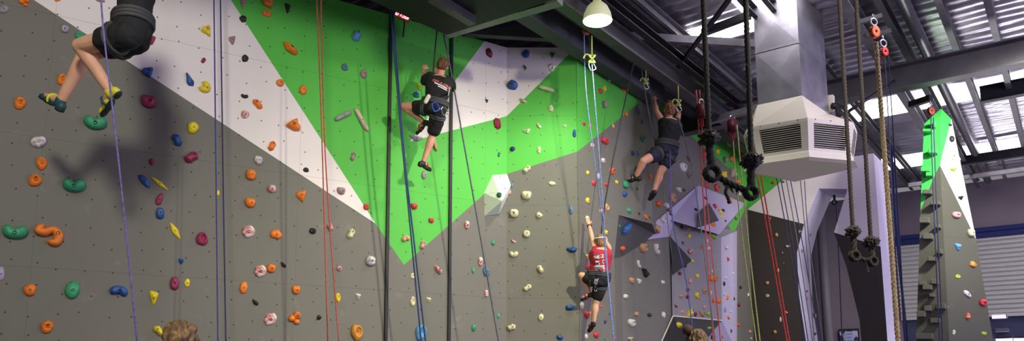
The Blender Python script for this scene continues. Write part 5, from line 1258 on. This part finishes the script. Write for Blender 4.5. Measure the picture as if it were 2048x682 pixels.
swing('rope_swing', [at(1404, -70, d1), at(1418, 276, d1), at(1424, 347, d1)], [at(1489, -70, d1 + .02), at(1503, 321, d1 + .02), at(1502, 386, d1 + .02)], 6.2 * scale(d1), HEAVY,
      'large black knotted rope swing hanging left of the air outlet', (17 * scale(d1), 14 * scale(d1)), [at(1455, 372, d1), at(1451, 385, d1), at(1456, 396, d1), at(1458, 404, d1)], (1, 1))
d2 = 6.3
HEAVY2 = mat('rope_heavy_brown', (48, 34, 32), .75, rgb2=(26, 22, 22), noise_scale=70, bump=.5, bump_scale=200)
swing('rope_swing', [at(1675, -70, d2), at(1706, 463, d2), at(1709, 512, d2)], [at(1708, -70, d2), at(1742, 484, d2), at(1745, 523, d2)], 4.4 * scale(d2), HEAVY2,
      'smaller dark brown knotted rope swing hanging before the white arch', (11 * scale(d2), 10 * scale(d2)), [at(1731, 521, d2), at(1734, 532, d2), at(1736, 544, d2)], (0, 0))
# manila climbing rope
MAN = mat('rope_manila', (206, 184, 138), .8, rgb2=(140, 112, 80), noise_scale=60, bump=.4, bump_scale=200)
bm = bmesh.new(); pts = [at(1752, 85, 7.6), at(1764, 240, 7.6), at(1778, 430, 7.6), at(1797, 700, 7.6)]; c = pts[0].copy()
twisted(bm, [q_ - c for q_ in pts], 5.0 * scale(7.6), .14)
o = link('climbing_rope', mesh(bm, True), MAN); o.location = c; tag(o, 'thick natural manila rope hanging from the orange pulley', 'rope')
ends = bmesh.new(); r_ = random.Random(5)
for k in range(26):
    t = r_.uniform(0, .35); p_ = pts[0].lerp(pts[1], t) - c; dv = Vector((r_.uniform(-1, 1), r_.uniform(-.6, .2), r_.uniform(-.8, .3))) * .05; tube(ends, [p_, p_ + dv * .6, p_ + dv], [.006, .004, .002], 5)
o2 = link('frayed_strands', mesh(ends), MAN); o2.parent = o

# ------------------------------------------------------------------ pulleys, belay gear, small items
ORG = mat('orange_anodised', (232, 110, 50), .4, .3); REDM = mat('red_anodised', (214, 52, 36), .4, .3)
def pulley(px, py, d, r, m, label, up=.14):
    c = at(px, py, d); e = empty('pulley', c, label, 'pulley'); ax = Vector((.3, -1, 0)).normalized()
    for sg in (-1, 1):
        bm = bmesh.new(); torus(bm, c + ax * sg * .018, r * .5, r * .42, ax, 18, 6); 
        bmesh.ops.scale(bm, verts=bm.verts[:], vec=(1, 1, 1.15), space=Matrix.Translation(-c)); 
        for v in bm.verts: v.co -= ax * (v.co - (c + ax * sg * .018)).dot(ax) * .75
        child(e, 'cheek_plate', mesh(bm, True), m)
    bm = bmesh.new(); T = Matrix.Translation(c) @ ax.to_track_quat('Z', 'Y').to_matrix().to_4x4()
    lathe(bm, [(.001, -.014), (r * .8, -.014), (r * .6, 0), (r * .8, .014), (.001, .014)], T, 18); child(e, 'wheel', mesh(bm, True), CHROME)
    bm = bmesh.new(); torus(bm, c + Z * (r + up * .35), up * .3, .008, ax, 16, 6, (1, 1)); tube(bm, [c + Z * (r + up * .6), c + Z * (r + up)], .008, 6); child(e, 'shackle', mesh(bm, True), CHROME)
    return e
pulley(1749, 64, 7.7, .07, ORG, 'orange pulley at the top of the manila rope')
pulley(1768, 104, 7.9, .055, REDM, 'red pulley just right of the manila rope')
pulley(1172, 60, 8.7, .06, ORG, 'orange pulley just below the lit lamp', .06)
pulley(879, 27, 8.35, .05, ORG, 'small orange pulley under the deck above the black-shirted child', .06)
pulley(1862, 222, 11.4, .07, mat('rust_red', (130, 56, 44), .6), 'rusty red pulley at the top of the tower', .1)
LIME = mat('lime_cord', (176, 184, 96), .7)
def knot(px, py, d, label, k=1.0):
    c = at(px, py, d); e = empty('knotted_cord', c, label, 'cord'); bm = bmesh.new(); r = .012 * k
    pts = [c + Vector((sin(t * 2) * .035, cos(t * 3) * .02, (cos(t) - .1) * .05)) * k for t in [i * .45 for i in range(16)]]
    tube(bm, smooth_path(pts, 3), r, 7); tube(bm, smooth_path([c + Z * .03 * k, c + Vector((-.07, 0, .05)) * k, c + Vector((-.10, 0, .0)) * k], 4), r * .9, 7)
    tube(bm, [c + Z * .04 * k, c + Z * .28 * k], r * .8, 7); child(e, 'cord_knot', mesh(bm, True), LIME)
    b = biner('carabiner', c - Z * .10 * k, .10 * k, CHROME, None); del b['category']; b.name = 'carabiner_ring'; me = b.data; me.transform(Matrix.Translation(-c)); b.parent = e
knot(1184, 117, 8.6, 'lime cord knot with steel carabiner above the pale blue ropes', 1.05)
knot(1292, 162, 9.8, 'yellowish cord and carabiner on the beam left of the reaching hand', .8)
knot(1357, 205, 10.1, 'yellowish cord and carabiner right of the tank-top climber', .9)
bm = bmesh.new(); tube(bm, smooth_path([at(885, 38, 8.3), at(890, 48, 8.3), at(887, 62, 8.3)], 4), .035, 8); tube(bm, [at(888, 62, 8.3), at(889, 74, 8.3)], .014, 8)
tag(link('sling', mesh(bm, True), mat('purple_sling', (48, 44, 110), .8)), 'dark purple sling hanging under the deck above the grey rope', 'sling')
def belay(px, py, d, label, k=1):
    c = at(px, py, d); e = empty('auto_belay', c, label, 'auto belay', 'red auto belays on the wall beam'); bm = bmesh.new(); bx(bm, c + Z * .16 * k, c - Z * .16 * k, .13 * k, .22 * k, up=V)
    bmesh.ops.bevel(bm, geom=bm.edges[:], offset=.03 * k, segments=2, affect='EDGES'); child(e, 'casing', mesh(bm, True), mat('belay_red', (84, 16, 26), .5))
    bm = bmesh.new(); bx(bm, c - Z * .16 * k, c - Z * .34 * k, .03, .05, up=V); child(e, 'webbing', mesh(bm), mat('belay_webbing', (130, 30, 40), .8))
    bm = bmesh.new(); torus(bm, c + Z * .2 * k, .035, .01, Vector((0, -1, 0)), 14, 6); child(e, 'hanger', mesh(bm, True), CHROME)
belay(1403, 222, 10.3, 'dark red auto belay box behind the left heavy rope', .7); belay(1465, 252, 11.3, 'dark red auto belay box nearer the air outlet', .7)
# digital clock
def clock():
    c = at(807, 33, 8.25); e = empty('digital_clock', c, 'red lit digital clock tilted under the deck at the top of the green wall', 'clock')
    rt = (at(823, 40, 8.25) - at(790, 26, 8.3)).normalized(); nn = Vector((0, -1, .1)); nn = (nn - rt * nn.dot(rt)).normalized(); up = nn.cross(rt)
    w, h = 37 * scale(8.25), 17 * scale(8.25)
    bm = bmesh.new(); bx(bm, c - rt * w / 2, c + rt * w / 2, .05, h, up=up); bmesh.ops.bevel(bm, geom=bm.edges[:], offset=.008, segments=1, affect='EDGES'); child(e, 'clock_case', mesh(bm), mat('clock_case_mat', (150, 110, 60), .5))
    F_ = c + nn * .028; bm = bmesh.new(); vs = [bm.verts.new(F_ + rt * a * w * .46 + up * b * h * .42) for a, b in ((-1, -1), (1, -1), (1, 1), (-1, 1))]; bm.faces.new(vs)
    child(e, 'display', mesh(bm), mat('clock_display', (120, 10, 20), .4, emit=(190, 10, 30), estr=.7))
    segs = {'0': 'abcdef', '1': 'bc', '3': 'abcdg', '6': 'acdefg'}; pos = {'a': (0, 1, 1), 'g': (0, 0, 1), 'd': (0, -1, 1), 'f': (-1, .5, 0), 'b': (1, .5, 0), 'e': (-1, -.5, 0), 'c': (1, -.5, 0)}
    for k, ch in enumerate('0136'):
        bm = bmesh.new(); o_ = F_ + nn * .003 + rt * (-.36 + .21 * k + (.03 if k > 1 else 0)) * w; dw, dh = w * .065, h * .30
        for sname in segs[ch]:
            x, y, hz = pos[sname]; m_ = o_ + rt * x * dw + up * y * dh
            if hz: bx(bm, m_ - rt * dw, m_ + rt * dw, .004, .016, up=up)
            else: bx(bm, m_ - up * dh * .5, m_ + up * dh * .5, .016, .004, up=nn)
        child(e, 'digit', mesh(bm), mat('clock_digit', (255, 140, 150), .4, emit=(255, 150, 160), estr=2.2))
    bm = bmesh.new(); bx(bm, F_ + nn * .003 + rt * w * .42 - up * h * .34, F_ + nn * .003 + rt * w * .42 + up * h * .34, .02, .004, up=nn); child(e, 'end_light', mesh(bm), MATS['clock_digit'])
    bm = bmesh.new(); tube(bm, [c + up * h * .4, Vector((c.x, c.y, 5.4))], .01, 6); child(e, 'bracket', mesh(bm), STEEL_D)
clock()
# hardware in the arch opening : hanging trolley
c = at(1668, 388, 15.0); e = empty('hanging_device', c, 'small dark hanging device at the top of the arch opening', 'belay device')
bm = bmesh.new(); bx(bm, at(1660, 386, 15.0), at(1677, 386, 15.0), .08, .04); child(e, 'mount_bar', mesh(bm), STEEL_D)
bm = bmesh.new(); bx(bm, at(1668, 387, 15.0), at(1669, 399, 15.0), .04, .04, up=V); torus(bm, at(1669, 405, 15.0), .05, .015, Vector((0, -1, 0)), 14, 6); child(e, 'hook', mesh(bm), STEEL_D)
# framed poster low in the opening
def poster():
    a, b = onback(1677, 658), onback(1717, 657.5); a.z = b.z = (a.z + b.z) / 2; h = .95
    e = empty('framed_poster', a.lerp(b, .5) - Z * h, 'black framed notice with pale panel at the bottom of the arch opening', 'poster')
    bm = bmesh.new(); extrude_poly(bm, [a, b, b - Z * h, a - Z * h], U * .05); child(e, 'frame', mesh(bm), BLACK)
    n = -U; w = (b - a).length; r = (b - a).normalized(); o_ = a + n * .004
    def quad(nm, x0, y0, x1, y1, m, k=1):
        bm = bmesh.new(); vs = [bm.verts.new(o_ + n * .003 * k + r * x * w - Z * y * h) for x, y in ((x0, y0), (x1, y0), (x1, y1), (x0, y1))]; bm.faces.new(vs); child(e, nm, mesh(bm), m)
    quad('print', .05, .05, .95, .95, mat('poster_print', (60, 54, 92), .4, rgb2=(206, 200, 224), noise_scale=7, mix_at=(.48, .56)), 1)
    quad('text_panel', .33, .08, .74, .5, mat('poster_panel', (186, 194, 222), .4), 2)
    for k, y in enumerate((.14, .24, .33, .42)): quad('text_line', .38, y, .69 - .05 * (k % 2), y + .035, mat('poster_line', (120, 130, 170), .5), 3)
poster()
# dark pipe seen through the arch
bm = bmesh.new(); tube(bm, [onback(1637, 360, UB - .6).lerp(onback(1637, 360, UB - .6), 0), Vector((*onback(1637, 360, UB - .6).xy, 0))], .13, 18)
tag(link('pillar', mesh(bm, True), mat('pillar_paint', (110, 106, 112), .5)), 'round grey pillar behind the left strut of the arch', 'pillar')
